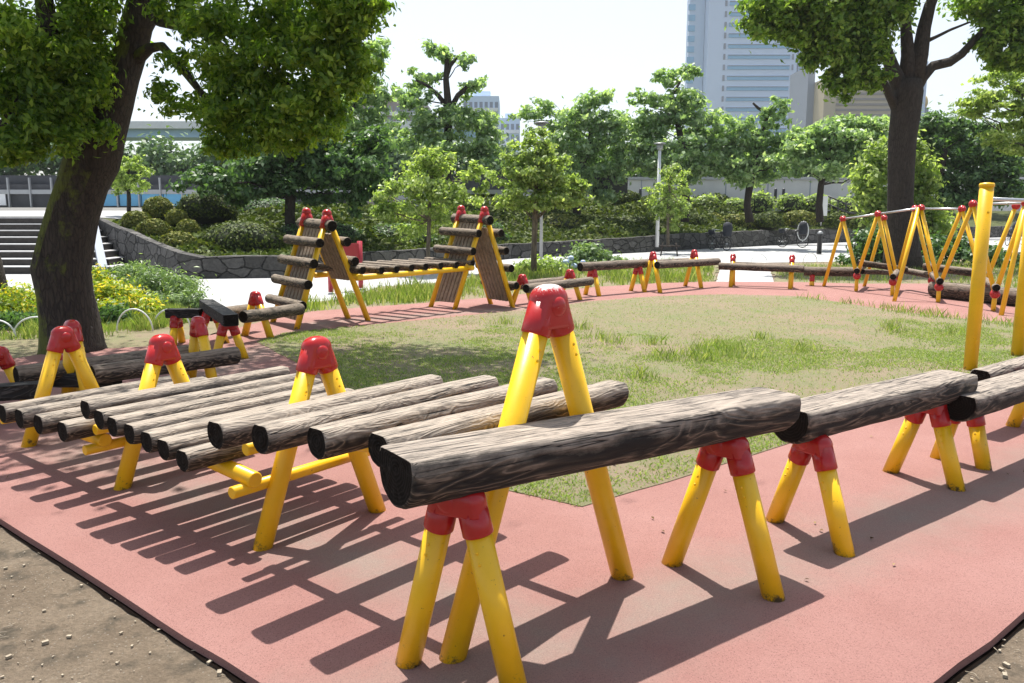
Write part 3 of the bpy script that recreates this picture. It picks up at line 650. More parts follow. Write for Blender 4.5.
for t in (.2, .8): c = g(932, 286, .0).lerp(g(1048, 297, 0), t); mb.obox(c + Vector((0, -.3, .04)), c + Vector((0, .3, .04)), .18, .1)
mb.build('foot', M['wood_dark'], bl_)

# ------------------------------------------------------------------ tall yellow posts (horizontal bar)
P_a, P_b = g(970, 371), g(1017, 357); P_b = g(1017, 357)
cb_ = empty('horizontal_bar', 'horizontal bar on tall yellow posts with flat caps, standing behind the nearest beams', 'chin-up bar', P_a)
for P in (P_a, P_b, P_b * 2 - P_a):
    hP = hg(P_a, 184); b = MB(); b.tube([P - Vector((0, 0, .05)), P + Vector((0, 0, hP - .03))], .069, 26)
    for zc in (.35, hP - .3): b.dome(P + Vector((0, -.066, zc)), Vector((0, -1, 0)), .014, .012, 8)
    po = b.build('post', M['yellow'], cb_)
    b = MB(); tp = P + Vector((0, 0, hP - .03)); b.tube([tp, tp + Vector((0, 0, .025)), tp + Vector((0, 0, .04)), tp + Vector((0, 0, .046))], [.074, .076, .066, .02], 26); b.build('post_cap', M['yellow'], po)
b = MB(); hP = hg(P_a, 199); b.tube([up(P_a, hP), up(P_b * 2 - P_a, hP)], .02, 12); b.build('crossbar', M['steel'], cb_)

# ------------------------------------------------------------------ ground
def P2(l): return [tuple(g(x, y)[:2]) for x, y in l]
gb = MB(); gb.poly([(-90, -3), (90, -3), (90, 160), (-90, 160)], -.03); tag(gb.build('ground', M['dirt']), kind='structure')
c00 = g(0, 520); c01 = g(255, 683); c10 = g(940, 683); c11 = g(1024, 615)
dl = (c00 - c01).normalized(); dr = (c11 - c10).normalized()
# meeting point of the two front edges
def isect(p, d, q, e):
    t = ((q.x - p.x) * e.y - (q.y - p.y) * e.x) / (d.x * e.y - d.y * e.x); return p + d * t
tip = isect(c01, dl, c10, dr)
outer = [tuple(tip[:2])] + [tuple((c01 + dl * t)[:2]) for t in (1, 3.0, 5.6)] + P2([(-60, 372), (60, 352), (150, 347), (215, 335), (262, 322), (312, 312), (376, 307), (419, 304), (477, 299), (540, 293), (600, 287), (660, 283.5), (720, 282), (800, 282.5), (854, 284), (931, 284), (1024, 293), (1160, 300)]) + [tuple((c10 + dr * t)[:2]) for t in (9, 5, 2)]
def wob(pts, amp=.012, step=.25, seed=0):
    out = []
    for i in range(len(pts)):
        a, b = Vector((*pts[i], 0)), Vector((*pts[(i + 1) % len(pts)], 0)); n = max(1, int((b - a).length / step))
        for k in range(n):
            p = a.lerp(b, k / n); p += Vector((noise.noise(p * 1.7 + Vector((seed, 0, 0))), noise.noise(p * 1.7 + Vector((0, seed, 5))), 0)) * amp * 3; out.append((p.x, p.y))
    return out
outerw = wob(outer, .006)
pb_ = MB(); pb_.poly(outerw, -.035, .012); tag(pb_.build('red_path', M['rubber']), kind='structure')
# dark strip along the two front edges: black rubber edge plus its painted shadow
M['edge'].node_tree.nodes['Principled BSDF'].inputs['Specular IOR Level'].default_value = 0
eb = MB()
for p, d, ln in ((tip, dl, 12), (tip, dr, 12)):
    sd = Vector((d.y, -d.x, 0)) * (1 if d is dr else -1)
    pr = None; n = 160
    pts0 = []; pts1 = []
    for k in range(n):
        q = p + d * ln * k / n; w = .020 + .009 * noise.noise(q * 3) + .008 * noise.noise(q * 14)
        pts0.append(q - sd * .02); pts1.append(q + sd * max(.012, w))
    v = [Vector((a.x, a.y, -.024)) for a in pts0] + [Vector((a.x, a.y, -.024)) for a in pts1]
    eb.add(v, [(k, k + 1, n + k + 1, n + k) for k in range(n - 1)])
tag(eb.build('path_edge_and_shadow', M['edge']), kind='structure')
inner = P2([(577, 510), (505, 492), (345, 390), (257, 343), (285, 334), (420, 321), (520, 311), (593, 302), (654, 297), (724, 295), (800, 297), (885, 310), (956, 319), (1030, 325), (1150, 345), (1024, 373)])
innerw = wob(inner, .02)
lb_ = MB(); lb_.poly(innerw, -.03, .017); tag(lb_.build('lawn_ground', M['lawn']), kind='structure')
# far pavement, wall line and terrace
WL = [(-90, 26.3), (-12.2, 26.3)]
pw = [g(x, y) for x, y in ((185, 277), (300, 275.5), (413, 267), (513, 257.5), (630, 252), (800, 243), (1024, 236))]
WL = [Vector((-90, 28.0, 0)), Vector((-14.4, 28.0, 0))] + pw + [Vector((110, pw[-1].y + 1, 0))]
def lineY(x):
    for a, b in zip(WL, WL[1:]):
        if a.x <= x <= b.x: return a.y + (b.y - a.y) * (x - a.x) / (b.x - a.x)
    return WL[-1].y
def sm(t): t = max(0, min(1, t)); return t * t * (3 - 2 * t)
def baseh(x): return 1.62 + (.52 - 1.62) * max(0, min(1, (x + 14.4) / 5.9)) + .25 * sm((x - 0) / 12)
def tz(x, y):
    d = y - lineY(x); top = 1.55; k2 = sm((x + 6) / 8)
    return baseh(x) + (top - baseh(x)) * sm(d / 9.0) + .95 * k2 * sm((d - 7) / 7) + (.33 * sm(d / 11) if x < -6 else .33 * sm(d / 11) * (1 - sm((x + 6) / 8)))
xs = sorted(set([-90, -70, -50, -35, -25, -18] + [-14 + .5 * k for k in range(120)] + [50, 60, 80, 110] + [p.x for p in WL[1:-1]])); ds = [.02, .3, .8, 1.5, 2.5, 4, 5.5, 7, 8.2, 9.5, 11, 12.5, 14, 20, 30, 60, 140, 400]
v = []; f = []
for x in xs:
    for d in ds: y = lineY(x) + d; v.append((x, y, tz(x, min(y, lineY(x) + 30))))
nd = len(ds); f = [(i * nd + j, (i + 1) * nd + j, (i + 1) * nd + j + 1, i * nd + j + 1) for i in range(len(xs) - 1) for j in range(nd - 1)]
tag(mesh_obj('terrace_ground', v, f, M['terrace'], smooth=True), kind='structure')
# retaining wall (front face + rough top)
rw = MB(); pts = [Vector((-14.35, 28.0, 0))] + pw + [WL[-1]]
fine_ = []
for a, b in zip(pts, pts[1:]):
    n = max(1, int((b - a).length / .6))
    for k in range(n): fine_.append(a.lerp(b, k / n))
fine_.append(pts[-1])
def wtop(p): return baseh(p.x) + .05 + .05 * noise.noise(p * .9)
vv = []
for p in fine_:
    t_ = wtop(p); jx = .05 * noise.noise(p * 2.1)
    for dy, z in ((jx, -.05), (.04 + jx, t_ * .5), (.08, t_), (.55, t_ + .01), (.57, -.05)): vv.append((p.x, p.y + dy - .5, z))
n5 = 5; ff = [(i * n5 + j, (i + 1) * n5 + j, (i + 1) * n5 + j + 1, i * n5 + j + 1) for i in range(len(fine_) - 1) for j in range(4)]
rw.add(vv, ff); tag(rw.build('retaining_wall', M['stone']), 'long low wall of rough grey stone blocks holding up the planted terrace', 'wall')
pv = MB(); near = [(190, 318), (250, 309), (300, 303), (340, 298), (380, 286), (440, 282), (500, 270), (560, 264), (630, 261), (700, 260.5), (722, 262), (716, 281.5), (774, 281.5), (768, 262), (850, 261), (920, 256), (1040, 254), (1400, 254)]
farp = [(p.x, p.y - .46) for p in reversed(pw + [Vector((60, pw[-1].y, 0))])]
pv.poly(P2(near) + farp + [(-14.5, 27), (-40, 24.0), (-40, 19.0), (-12, 19.0)], -.02); tag(pv.build('pavement', M['pave']), kind='structure')
gv = MB()
vg = wob(P2([(150, 347), (262, 322), (376, 307), (477, 299), (600, 287), (716, 282), (720, 263), (640, 261), (560, 264), (500, 270), (440, 282), (380, 286), (340, 298), (300, 303), (250, 309), (190, 318), (60, 300), (-200, 310), (-260, 380), (60, 353)]), .06)
gv.poly(vg, -.012); gv.poly(wob(P2([(776, 282), (854, 284), (931, 284), (1024, 293), (1160, 300), (1400, 256), (1040, 255), (920, 257), (850, 262), (771, 263)]), .05), -.012)
tag(gv.build('verge', M['lawn']), kind='structure')
# steps with landing
st = empty('stone_steps', 'wide flight of stone steps with pale treads behind the big mossy tree', 'steps', (-18, 24, 0))
n = 8; Yb = 23.6; tr = .49; xr = -12.55
for k in range(n):
    z0 = .2025 * k; y0 = Yb + tr * k
    b = MB(); x1 = -11.75 - .36 * k
    b.box(((-45 + x1) / 2, (y0 + .03 + 27.6) / 2 - .01 * k, z0 + .0872), 45 + x1, 27.6 - y0 - .03 - .02 * k, .1745, mi=0)
    b.box(((-45 + x1) / 2, (y0 + 27.6) / 2, z0 + .1885), 45 + x1, 27.6 - y0, .028, mi=1)
    b.build('step', M['step'], st, mats=[M['riser'], M['step']])
kb = MB(); kp = [Vector((-12.15, 23.3, .0)), Vector((-13.05, 27.6, 1.68))]
kb.add([(-11.95, 23.2, -.02), (-11.7, 23.2, -.02), (-14.35, 27.9, -.02), (-14.6, 27.9, -.02), (-11.95, 23.2, .22), (-11.7, 23.2, .22), (-14.35, 27.9, 1.86), (-14.6, 27.9, 1.86)], [(0, 1, 2, 3), (4, 5, 6, 7), (0, 1, 5, 4), (1, 2, 6, 5), (2, 3, 7, 6), (3, 0, 4, 7)])
kb.build('side_kerb', M['recess'], st)
ld = MB(); ld.add([(-60, 27.3, 1.645), (-13.0, 27.3, 1.645), (-9.0, 32, 1.98), (-9.0, 39.5, 2.02), (-60, 39.5, 2.02), (-60, 38.6, 2.01)], [(0, 1, 2, 3, 4, 5)]); 
ld = MB(); v = []
for x in np.linspace(-60, -8.5, 60):
    y0 = 27.9 if x < -14.4 else 27.9 + (x + 14.4) * 1.4
    for t in (0, .25, .5, .75, 1): y = y0 + (41 - y0) * t; v.append((x, y, tz(x, y) + .03))
ld.add(v, [(i * 5 + j, (i + 1) * 5 + j, (i + 1) * 5 + j + 1, i * 5 + j + 1) for i in range(59) for j in range(4)]); tag(ld.build('upper_landing', M['pave']), kind='structure')

# ------------------------------------------------------------------ foliage machinery
def leaf_mesh(name, P_, N_, size, m, parent=None, aspect=.5, org=None, szvar=.35, droop=0.0, rnd=None):
    """many small folded leaf quads at points P_ facing roughly N_"""
    n = len(P_); org = np.array(org if org is not None else P_.mean(0))
    nv = N_ / np.maximum(np.linalg.norm(N_, axis=1, keepdims=True), 1e-6)
    t = RNG.normal(size=(n, 3)); t[:, 2] -= droop; t -= nv * (t * nv).sum(1, keepdims=True); t /= np.maximum(np.linalg.norm(t, axis=1, keepdims=True), 1e-6)
    s = np.cross(nv, t); sz = (size * (1 + RNG.uniform(-szvar, szvar, n)))[:, None]
    a = P_ - t * sz * .5; b = P_ + s * sz * aspect * .5 + nv * sz * .07; c = P_ + t * sz * .5 - nv * sz * .08; d = P_ - s * sz * aspect * .5 + nv * sz * .07
    V = np.stack([a, b, c, d], 1).reshape(-1, 3) - org
    me = bpy.data.meshes.new(name); me.vertices.add(4 * n); me.vertices.foreach_set('co', V.astype(np.float32).ravel())
    me.loops.add(4 * n); me.loops.foreach_set('vertex_index', np.arange(4 * n, dtype=np.int32))
    me.polygons.add(n); me.polygons.foreach_set('loop_start', np.arange(0, 4 * n, 4, dtype=np.int32)); me.polygons.foreach_set('loop_total', np.full(n, 4, dtype=np.int32))
    me.update(calc_edges=True); me.materials.append(m)
    at_ = me.attributes.new('rnd', 'FLOAT', 'FACE'); at_.data.foreach_set('value', (RNG.random(n) if rnd is None else rnd).astype(np.float32))
    o = bpy.data.objects.new(name, me); C.objects.link(o)
    pl = parent_loc(parent)
    if parent: o.parent = parent
    o.location = Vector(org.tolist()) - pl
    return o
def clump_points(c, r, n, sub=14, tight=.26, shell=.35):
    """points in sub-clumps scattered in an ellipsoid"""
    c = np.array(c); r = np.array(r)
    d = RNG.normal(size=(sub, 3)); d /= np.linalg.norm(d, axis=1, keepdims=True); rad = RNG.uniform(shell, 1.12, (sub, 1)) 
    sc_ = d * rad
    k = RNG.integers(0, sub, n); tint = RNG.uniform(-.22, .22, sub)
    off = RNG.normal(size=(n, 3)) * tight * 1.25; off[:, 2] *= .85; st_ = RNG.random(n) < .13; off[st_] *= 1.9
    p = sc_[k] + off; P_ = c + p * r
    Nn = p * .5 + off * .8 + RNG.normal(size=(n, 3)) * .7; Nn[:, 2] += .45
    return P_, Nn, np.clip(RNG.random(n) + tint[k], 0, 1)
def limb(b, p, q, r0, r1, bend=.12, n=7, seg=8):
    p, q = Vector(p), Vector(q); L_ = (q - p).length; pts = []; o = Vector((random.random() * 20, random.random() * 20, 0))
    for i in range(n):
        t = i / (n - 1); w = math.sin(math.pi * t) * bend * L_
        pts.append(p.lerp(q, t) + Vector((noise.noise(o + Vector((t * 2.2, 0, 0))), noise.noise(o + Vector((0, t * 2.2, 3))), noise.noise(o + Vector((4, 0, t * 2.2))) * .6)) * w * 2)
    b.tube(pts, [r0 + (r1 - r0) * i / (n - 1) for i in range(n)], seg, True, 0, .08)
    return pts
def tree(label, name, trunk, clumps, leafm, barkm, size, n, group=None, cat='tree', branches=(), aspect=.5, sub=14, tight=.26, fork=None, droop=0, twigs=True, shell=.35, jit=.06):
    """trunk: [(Vector, radius)...]; clumps: [(centre, (rx,ry,rz), share)]"""
    base = trunk[0][0]; e = empty(name, label, cat, base, group)
    tb = MB(); tb.tube([p for p, r in trunk], [r for p, r in trunk], 20, True, 0, jit * 2, .03)
    fk = trunk[-1][0] if fork is None else trunk[fork][0]; fr = (trunk[-1][1] if fork is None else trunk[fork][1])
    for br_ in branches: tb.tube([p for p, r in br_], [r for p, r in br_], 12, True, 0, jit)
    if twigs:
        tp = [p for p, r in trunk[len(trunk) // 2:]]; trr = [r for p, r in trunk[len(trunk) // 2:]]
        for c, r, s in clumps:
            c = Vector(c); j = min(range(len(tp)), key=lambda k: (tp[k] - c).length + (0 if tp[k].z < c.z else 1.5))
            r0 = min(trr[j] * .5, .012 * (tp[j] - c).length + .015)
            pts = limb(tb, tp[j], c, r0, r0 * .3)
            for _ in range(4):
                d = Vector([random.uniform(-1, 1) * rr * .75 for rr in r]); limb(tb, pts[random.randint(3, 5)], c + d, r0 * .35, r0 * .12, n=5, seg=5)
    tb.build('trunk', barkm, e)
    tot = sum(s for _, _, s in clumps); Ps, Ns, Rs = [], [], []
    for c, r, s in clumps:
        a, b, k = clump_points(c, r, max(20, int(n * s / tot)), sub, tight, shell); Ps.append(a); Ns.append(b); Rs.append(k)
    leaf_mesh('crown', np.vstack(Ps), np.vstack(Ns), size, leafm, e, aspect, droop=droop, rnd=np.concatenate(Rs))
    return e
def pc(x, y, rx, ry, Y, rd=None, s=None):
    """clump from pixel centre / radii at depth Y"""
    k = Y / F; c = at(x, y, Y); return (c, (rx * k, rd if rd else max(rx, ry) * k, ry * k), s or rx * ry)
def tk(pts, Y, dy=None):
    """trunk from pixel centres (x, y, halfwidth) at depth Y"""
    return [(at(x, y, Y + (dy[i] if dy else 0)), w * Y / F) for i, (x, y, w) in enumerate(pts)]

# big mossy tree at left
Yn = 10.0
trk = tk([(74, 362, 36), (72, 345, 30), (69, 320, 26.5), (65, 295, 26), (61, 270, 28), (66, 240, 25), (73, 212, 23), (82, 182, 23), (92, 158, 25), (104, 128, 20), (115, 100, 17), (123, 75, 15), (131, 50, 14), (137, 25, 14), (146, 0, 16), (152, -60, 12), (160, -130, 8)], Yn)
brs = [[(at(88, 160, Yn), .24), (at(70, 128, Yn - .3), .16), (at(52, 60, Yn - .6), .12), (at(40, -30, Yn - .9), .08)],
       [(at(135, 60, Yn), .09), (at(150, 48, Yn - .2), .06), (at(162, 46, Yn - .3), .05), (at(185, 72, Yn - .6), .045), (at(215, 110, Yn - .9), .03)],
       [(at(143, 5, Yn), .10), (at(200, -40, Yn - .5), .09), (at(280, -70, Yn - 1.2), .07), (at(400, -90, Yn - 2), .04)],
       [(at(200, 30, Yn - .6), .05), (at(240, 60, Yn - .9), .035), (at(300, 90, Yn - 1.2), .02)], [(at(160, 20, Yn - .1), .08), (at(200, 30, Yn - .6), .055)],
       [(at(52, 60, Yn - .6), .06), (at(20, 100, Yn - 1), .04), (at(-10, 140, Yn - 1.3), .03)]]
cl = [pc(20, 30, 60, 40, 9.0), pc(60, 75, 45, 42, 9.2), pc(10, 105, 50, 40, 9.0), pc(45, 135, 32, 22, 9.0), pc(85, 45, 32, 45, 9.6), pc(75, 105, 28, 38, 9.4), pc(5, 150, 28, 18, 8.8), pc(95, 5, 40, 25, 9.5),
      pc(185, 10, 30, 16, 9.4), pc(190, 108, 30, 16, 9.3, s=260), pc(165, 90, 16, 12, 9.4, s=90), pc(178, 60, 22, 14, 9.3, s=110), pc(225, 40, 36, 34, 9.0), pc(250, 85, 42, 34, 8.8), pc(232, 120, 38, 22, 8.9), pc(285, 20, 45, 34, 8.6), pc(310, 65, 42, 34, 8.6),
      pc(300, 112, 40, 28, 8.6), pc(270, 135, 30, 20, 8.7), pc(345, 25, 36, 30, 8.4), pc(352, 70, 22, 26, 8.5, s=450), pc(340, 5, 44, 18, 8.2), pc(225, 148, 22, 12, 8.9), pc(325, 118, 18, 22, 8.6, s=300), pc(372, 3, 18, 8, 8.2, s=100)]
tree('big leaning tree with moss on its dark trunk at the left', 'broadleaf_tree', trk, cl, M['leaf_near'], M['bark_near'], .080, 56000, branches=brs, sub=22, tight=.125, aspect=.46, fork=9, droop=.8, twigs=False)
# the same crown above the frame, which shades the ground
big = bpy.data.objects['broadleaf_tree']
hi_c = [((-4.6, 10.6, 6.2), (2.4, 2.2, 1.3), 5), ((-2.6, 10.8, 6.2), (1.9, 1.5, 1.0), 3.5), ((-6.8, 10.4, 5.8), (2.2, 2.2, 1.4), 4), ((-1.0, 11.2, 6.4), (1.3, 1.1, .7), 1.8), ((-4.4, 8.3, 5.6), (1.6, 1.3, .9), 1.8), ((-6.0, 8.2, 5.4), (2.2, 1.4, .9), 2.2), ((-4, 10.5, 7.8), (3, 2.4, 1.4), 5)]
Ps, Ns, Rs = zip(*[clump_points(c, r, int(1000 * s), 18, .2) for c, r, s in hi_c])
leaf_mesh('upper_crown', np.vstack(Ps), np.vstack(Ns), .14, M['leaf_near'], big, .5, rnd=np.concatenate(Rs))

# big tree at right
Yr = 26.0
trk = tk([(903, 270, 20), (902, 255, 17), (901, 230, 14), (900, 200, 12), (901, 170, 12), (902, 140, 12.5), (905, 115, 13.5), (907, 92, 14), (908, 80, 13)], Yr)
brs = [[(at(903, 92, Yr), .3), (at(893, 70, Yr), .22), (at(884, 45, Yr), .18), (at(872, 20, Yr), .12), (at(850, -10, Yr), .08)],
       [(at(907, 85, Yr), .28), (at(908, 55, Yr), .2), (at(906, 28, Yr), .16), (at(900, -10, Yr), .12)],
       [(at(912, 88, Yr), .3), (at(920, 55, Yr), .24), (at(924, 28, Yr), .2), (at(930, 5, Yr), .17), (at(945, -30, Yr), .1)],
       [(at(914, 90, Yr), .22), (at(922, 78, Yr), .17), (at(933, 66, Yr), .15), (at(950, 62, Yr), .14), (at(962, 54, Yr), .13), (at(976, 38, Yr), .1), (at(1000, 15, Yr), .06)],
       [(at(925, 42, Yr), .07), (at(938, 36, Yr), .05), (at(950, 30, Yr), .04), (at(970, 22, Yr), .03)], [(at(884, 45, Yr), .1), (at(860, 40, Yr - .6), .07), (at(820, 30, Yr - 1), .05)],
       [(at(897, 110, Yr), .16), (at(888, 92, Yr - .3), .12), (at(878, 70, Yr - .5), .09)]]
cl = [pc(768, 14, 24, 22, 25), pc(795, 30, 26, 22, 25), pc(800, 5, 40, 20, 25), pc(832, 45, 28, 26, 25), pc(845, 78, 16, 20, 25, s=420), pc(835, 15, 34, 28, 25), pc(865, 50, 24, 26, 25), pc(868, 78, 18, 14, 25), pc(878, 15, 28, 28, 25.5), pc(905, 2, 24, 14, 26, s=200), pc(812, 58, 14, 12, 25),
      pc(980, 6, 22, 13, 26, s=200), pc(1000, 35, 24, 26, 26), pc(1022, 20, 22, 28, 26), pc(1005, 58, 18, 12, 26), pc(1030, 55, 22, 20, 26), pc(800, -20, 60, 20, 26), pc(870, -25, 60, 22, 26), pc(1000, -20, 60, 20, 26)]
cl = [(c, tuple(q * .9 for q in r), s) for c, r, s in cl]
tree('tall dark-trunked tree at the right, forking into several limbs behind the zigzag frames', 'broadleaf_tree', trk, cl, M['leaf_right'], M['bark'], .19, 52000, branches=brs, sub=20, tight=.14, aspect=.55, twigs=False)

# middle-distance trees --------------------------------------------------
def simple_tree(label, trunk, cl, Y, leafm, barkm, size, n, name='broadleaf_tree', **k):
    if name == 'young_tree': size *= .72; n = int(n * 1.15); k['tight'] = .115; k['sub'] = 13; cl = [(x, y, rx * 1.12, ry * 1.2) for x, y, rx, ry in cl]
    if name == 'cherry_tree': trunk = [(a, b, w * .62) for a, b, w in trunk]; cl = [(x, y, rx * 1.02, ry * 1.25) for x, y, rx, ry in cl]; k['tight'] = .12; k['sub'] = 15; n = int(n * 1.15); size *= .78; k['shell'] = .35
    cl = [pc(x, y, rx, ry, Y + random.uniform(-.6, .6)) for x, y, rx, ry in cl]
    return tree(label, name, tk(trunk, Y), cl, leafm, barkm, size, n, **k)
simple_tree('dark spreading tree with low horizontal limbs behind the left ladder tower', [(292, 243, 9), (290, 215, 8), (291, 195, 8), (288, 175, 7), (292, 150, 5)],
    [(215, 185, 30, 12), (250, 165, 34, 14), (290, 155, 30, 14), (330, 160, 32, 16), (365, 170, 28, 16), (265, 188, 34, 13), (320, 185, 34, 15), (205, 175, 18, 8), (360, 195, 22, 13), (300, 135, 50, 14), (240, 195, 20, 8), (370, 145, 24, 14)],
    27, M['leaf_dark'], M['bark'], .26, 17000, 'cherry_tree', tight=.2)
simple_tree('tall pale-leaved tree showing right beside the crown of the mossy tree', [(352, 225, 6), (354, 180, 5.5), (356, 140, 5), (352, 100, 4), (356, 60, 3)],
    [(372, 50, 18, 14), (358, 75, 26, 16), (380, 92, 16, 14), (350, 110, 30, 16), (378, 125, 26, 14), (350, 140, 30, 14), (330, 95, 18, 14)], 42, M['leaf_cherry'], M['bark'], .34, 7000, 'cherry_tree', tight=.2)
simple_tree('cherry tree with bare dark fork at its top, left of the pale apartment block', [(447, 225, 8), (447, 190, 7), (446, 160, 7), (448, 130, 6.5), (448, 105, 6), (446, 80, 4.5), (447, 60, 3.5), (451, 54, 2)],
    [(442, 52, 16, 8), (465, 60, 10, 6), (420, 78, 16, 8), (412, 98, 18, 9), (470, 88, 16, 7), (425, 120, 24, 11), (465, 120, 24, 12), (486, 130, 18, 12), (445, 145, 34, 12), (408, 140, 18, 10), (478, 155, 22, 12)], 38, M['leaf_cherry'], M['bark'], .32, 8500, 'cherry_tree', tight=.2,
    branches=[tk([(448, 108, 2.6), (438, 95, 2.2), (428, 86, 1.6), (416, 80, 1)], 38), tk([(449, 112, 3), (458, 95, 2.4), (468, 86, 1.8), (478, 82, 1)], 38), tk([(446, 78, 2.4), (450, 66, 2), (458, 56, 1.4)], 38)])
simple_tree('bushy light green tree with thin stem between the two ladder towers', [(428, 276, 2.2), (428, 250, 2), (429, 220, 2), (430, 190, 1.6), (432, 160, 1.0)],
    [(430, 175, 30, 16), (400, 190, 22, 14), (455, 195, 24, 15), (425, 205, 30, 14), (392, 212, 18, 10), (462, 218, 16, 10), (415, 228, 26, 9), (440, 160, 18, 10), (470, 180, 16, 12), (385, 195, 10, 8)], 24, M['leaf_light'], M['bark_pale'], .20, 8000, 'young_tree', tight=.24)
simple_tree('round-crowned light green young tree right of the right ladder tower', [(534, 271, 3.2), (534, 250, 2.8), (535, 220, 2.8), (536, 190, 2.4), (537, 150, 1.4)],
    [(538, 140, 16, 12), (522, 160, 20, 12), (553, 162, 20, 12), (538, 178, 30, 13), (512, 180, 18, 11), (565, 182, 16, 12), (530, 198, 26, 10), (556, 200, 22, 10), (506, 198, 14, 9), (578, 190, 8, 7)], 22.5, M['leaf_light'], M['bark_pale'], .18, 9500, 'young_tree', tight=.22)
simple_tree('dark-centred cherry tree behind the round-crowned young tree', [(577, 222, 7), (576, 195, 6), (580, 170, 5), (588, 150, 4), (592, 125, 3)],
    [(605, 98, 14, 7), (585, 112, 26, 10), (612, 118, 22, 10), (560, 125, 26, 12), (545, 108, 12, 7), (595, 140, 30, 13), (625, 140, 20, 14), (560, 150, 28, 14), (600, 165, 30, 13), (575, 180, 26, 11), (622, 168, 18, 12), (605, 195, 14, 9), (530, 115, 16, 8)], 42, M['leaf_cherry'], M['bark'], .34, 11000, 'cherry_tree', tight=.19)
simple_tree('tallest cherry tree, standing left of the glass tower behind the street lamp', [(685, 222, 7), (686, 200, 6), (684, 175, 6), (682, 145, 5), (676, 115, 4), (672, 95, 3), (680, 82, 2)],
    [(672, 78, 16, 8), (688, 72, 10, 5), (668, 98, 22, 8), (642, 98, 12, 6), (690, 105, 22, 10), (655, 120, 24, 10), (708, 118, 20, 9), (680, 128, 34, 12), (645, 142, 20, 12), (705, 142, 24, 13), (675, 155, 36, 13), (708, 165, 16, 12), (650, 165, 22, 11), (690, 175, 30, 10)], 42, M['leaf_cherry'], M['bark'], .34, 13500, 'cherry_tree', tight=.19)
simple_tree('small light green tree growing beside the street lamp', [(668, 247, 1.6), (668, 220, 1.5), (669, 190, 1.3), (671, 165, .8)],
    [(672, 172, 12, 8), (662, 188, 12, 9), (680, 188, 12, 9), (668, 205, 15, 10), (682, 210, 9, 8), (656, 210, 8, 7), (670, 224, 8, 6)], 36, M['leaf_light'], M['bark_pale'], .22, 3000, 'young_tree', tight=.24)
simple_tree('cherry tree in front of the glass tower, with a bare curved branch at its top', [(750, 222, 7), (747, 205, 5.5), (749, 190, 5.5), (753, 172, 5), (757, 150, 4), (763, 130, 3.4), (768, 115, 2.4)],
    [(778, 105, 12, 6), (772, 118, 14, 7), (745, 128, 16, 8), (762, 138, 26, 9), (735, 145, 18, 10), (785, 142, 16, 9), (755, 158, 30, 11), (730, 162, 14, 11), (785, 160, 14, 10), (740, 178, 20, 8), (768, 176, 18, 8)], 42, M['leaf_cherry'], M['bark'], .32, 9000, 'cherry_tree', tight=.19,
    branches=[tk([(768, 117, 2.2), (765, 112, 1.8), (758, 108, 1.4), (753, 103, 1)], 42)])
simple_tree('light green tree with dark trunk directly left of the tall forked tree', [(820, 222, 6), (819, 205, 5.5), (821, 185, 5), (826, 165, 4), (835, 140, 3)],
    [(838, 128, 24, 7), (866, 126, 20, 7), (805, 134, 20, 9), (840, 130, 30, 11), (872, 128, 20, 12), (800, 150, 18, 11), (830, 152, 28, 11), (862, 152, 26, 12), (806, 168, 18, 9), (840, 172, 26, 9), (870, 172, 18, 10)], 40, M['leaf_cherry'], M['bark'], .32, 12000, 'cherry_tree', tight=.2)
simple_tree('dark tree filling the gap right of the tall forked tree', [(938, 235, 7), (938, 205, 6), (940, 180, 5), (945, 150, 4)],
    [(946, 126, 16, 8), (968, 132, 20, 10), (925, 135, 16, 14), (950, 150, 28, 13), (985, 150, 20, 12), (925, 165, 18, 14), (955, 178, 30, 14), (990, 178, 20, 14), (930, 195, 22, 14), (975, 200, 28, 12), (1012, 165, 18, 16), (1012, 195, 20, 12)], 38, M['leaf_dark'], M['bark'], .34, 13000, 'cherry_tree', tight=.2)
simple_tree('bright yellow-green tree at the right picture edge', [(1040, 250, 7), (1038, 200, 6), (1035, 150, 5), (1030, 110, 3)],
    [(1000, 78, 18, 8), (985, 98, 22, 8), (1015, 88, 22, 10), (1008, 105, 26, 8), (975, 112, 14, 6), (1020, 120, 24, 12), (1002, 138, 18, 9), (1022, 145, 20, 10)], 30, M['leaf_light'], M['bark'], .24, 6500, 'young_tree', tight=.2)
simple_tree('small round light green tree on the terrace beside the mossy trunk', [(129, 212, 2), (129, 198, 2), (128, 185, 1.6), (129, 168, 1)],
    [(130, 162, 12, 9), (120, 175, 10, 8), (140, 176, 11, 8), (130, 184, 16, 8), (117, 186, 8, 6)], 30, M['leaf_light'], M['bark'], .17, 2600, 'young_tree', tight=.26)
# second dark trunk at the far left edge and trunk at far right
simple_tree('dark leaning tree trunk cut off by the left picture edge', [(-4, 306, 16), (-6, 285, 12), (-12, 262, 12), (-30, 220, 11), (-50, 150, 9)],
    [(-70, 60, 40, 30), (-90, 90, 40, 30), (-50, 30, 40, 30)], 15, M['leaf_near'], M['bark'], .16, 5000, 'broadleaf_tree', tight=.22)
# distant tree belt: reads as one mass
fl = [(x, 158 + 7 * math.sin(x * .11) + random.uniform(-4, 4) + (6 if x > 120 else 0), 16, 18) for x in range(-20, 380, 12)] + [(x, 165 + random.uniform(-5, 5) , 16, 20) for x in range(380, 900, 14)] + [(x, 150 + random.uniform(-8, 8), 18, 26) for x in range(900, 1100, 14)]
Ps, Ns, Rs = zip(*[clump_points(pc(x, y, rx, ry, 75)[0], (rx * .094, 2, ry * .094), 420, 12, .24) for x, y, rx, ry in fl])
tag(leaf_mesh('distant_woodland', np.vstack(Ps), np.vstack(Ns), .55, M['leaf_far'], rnd=np.concatenate(Rs), aspect=.6), 'distant belt of trees on the far bank below the elevated road', 'woodland', kind='stuff')

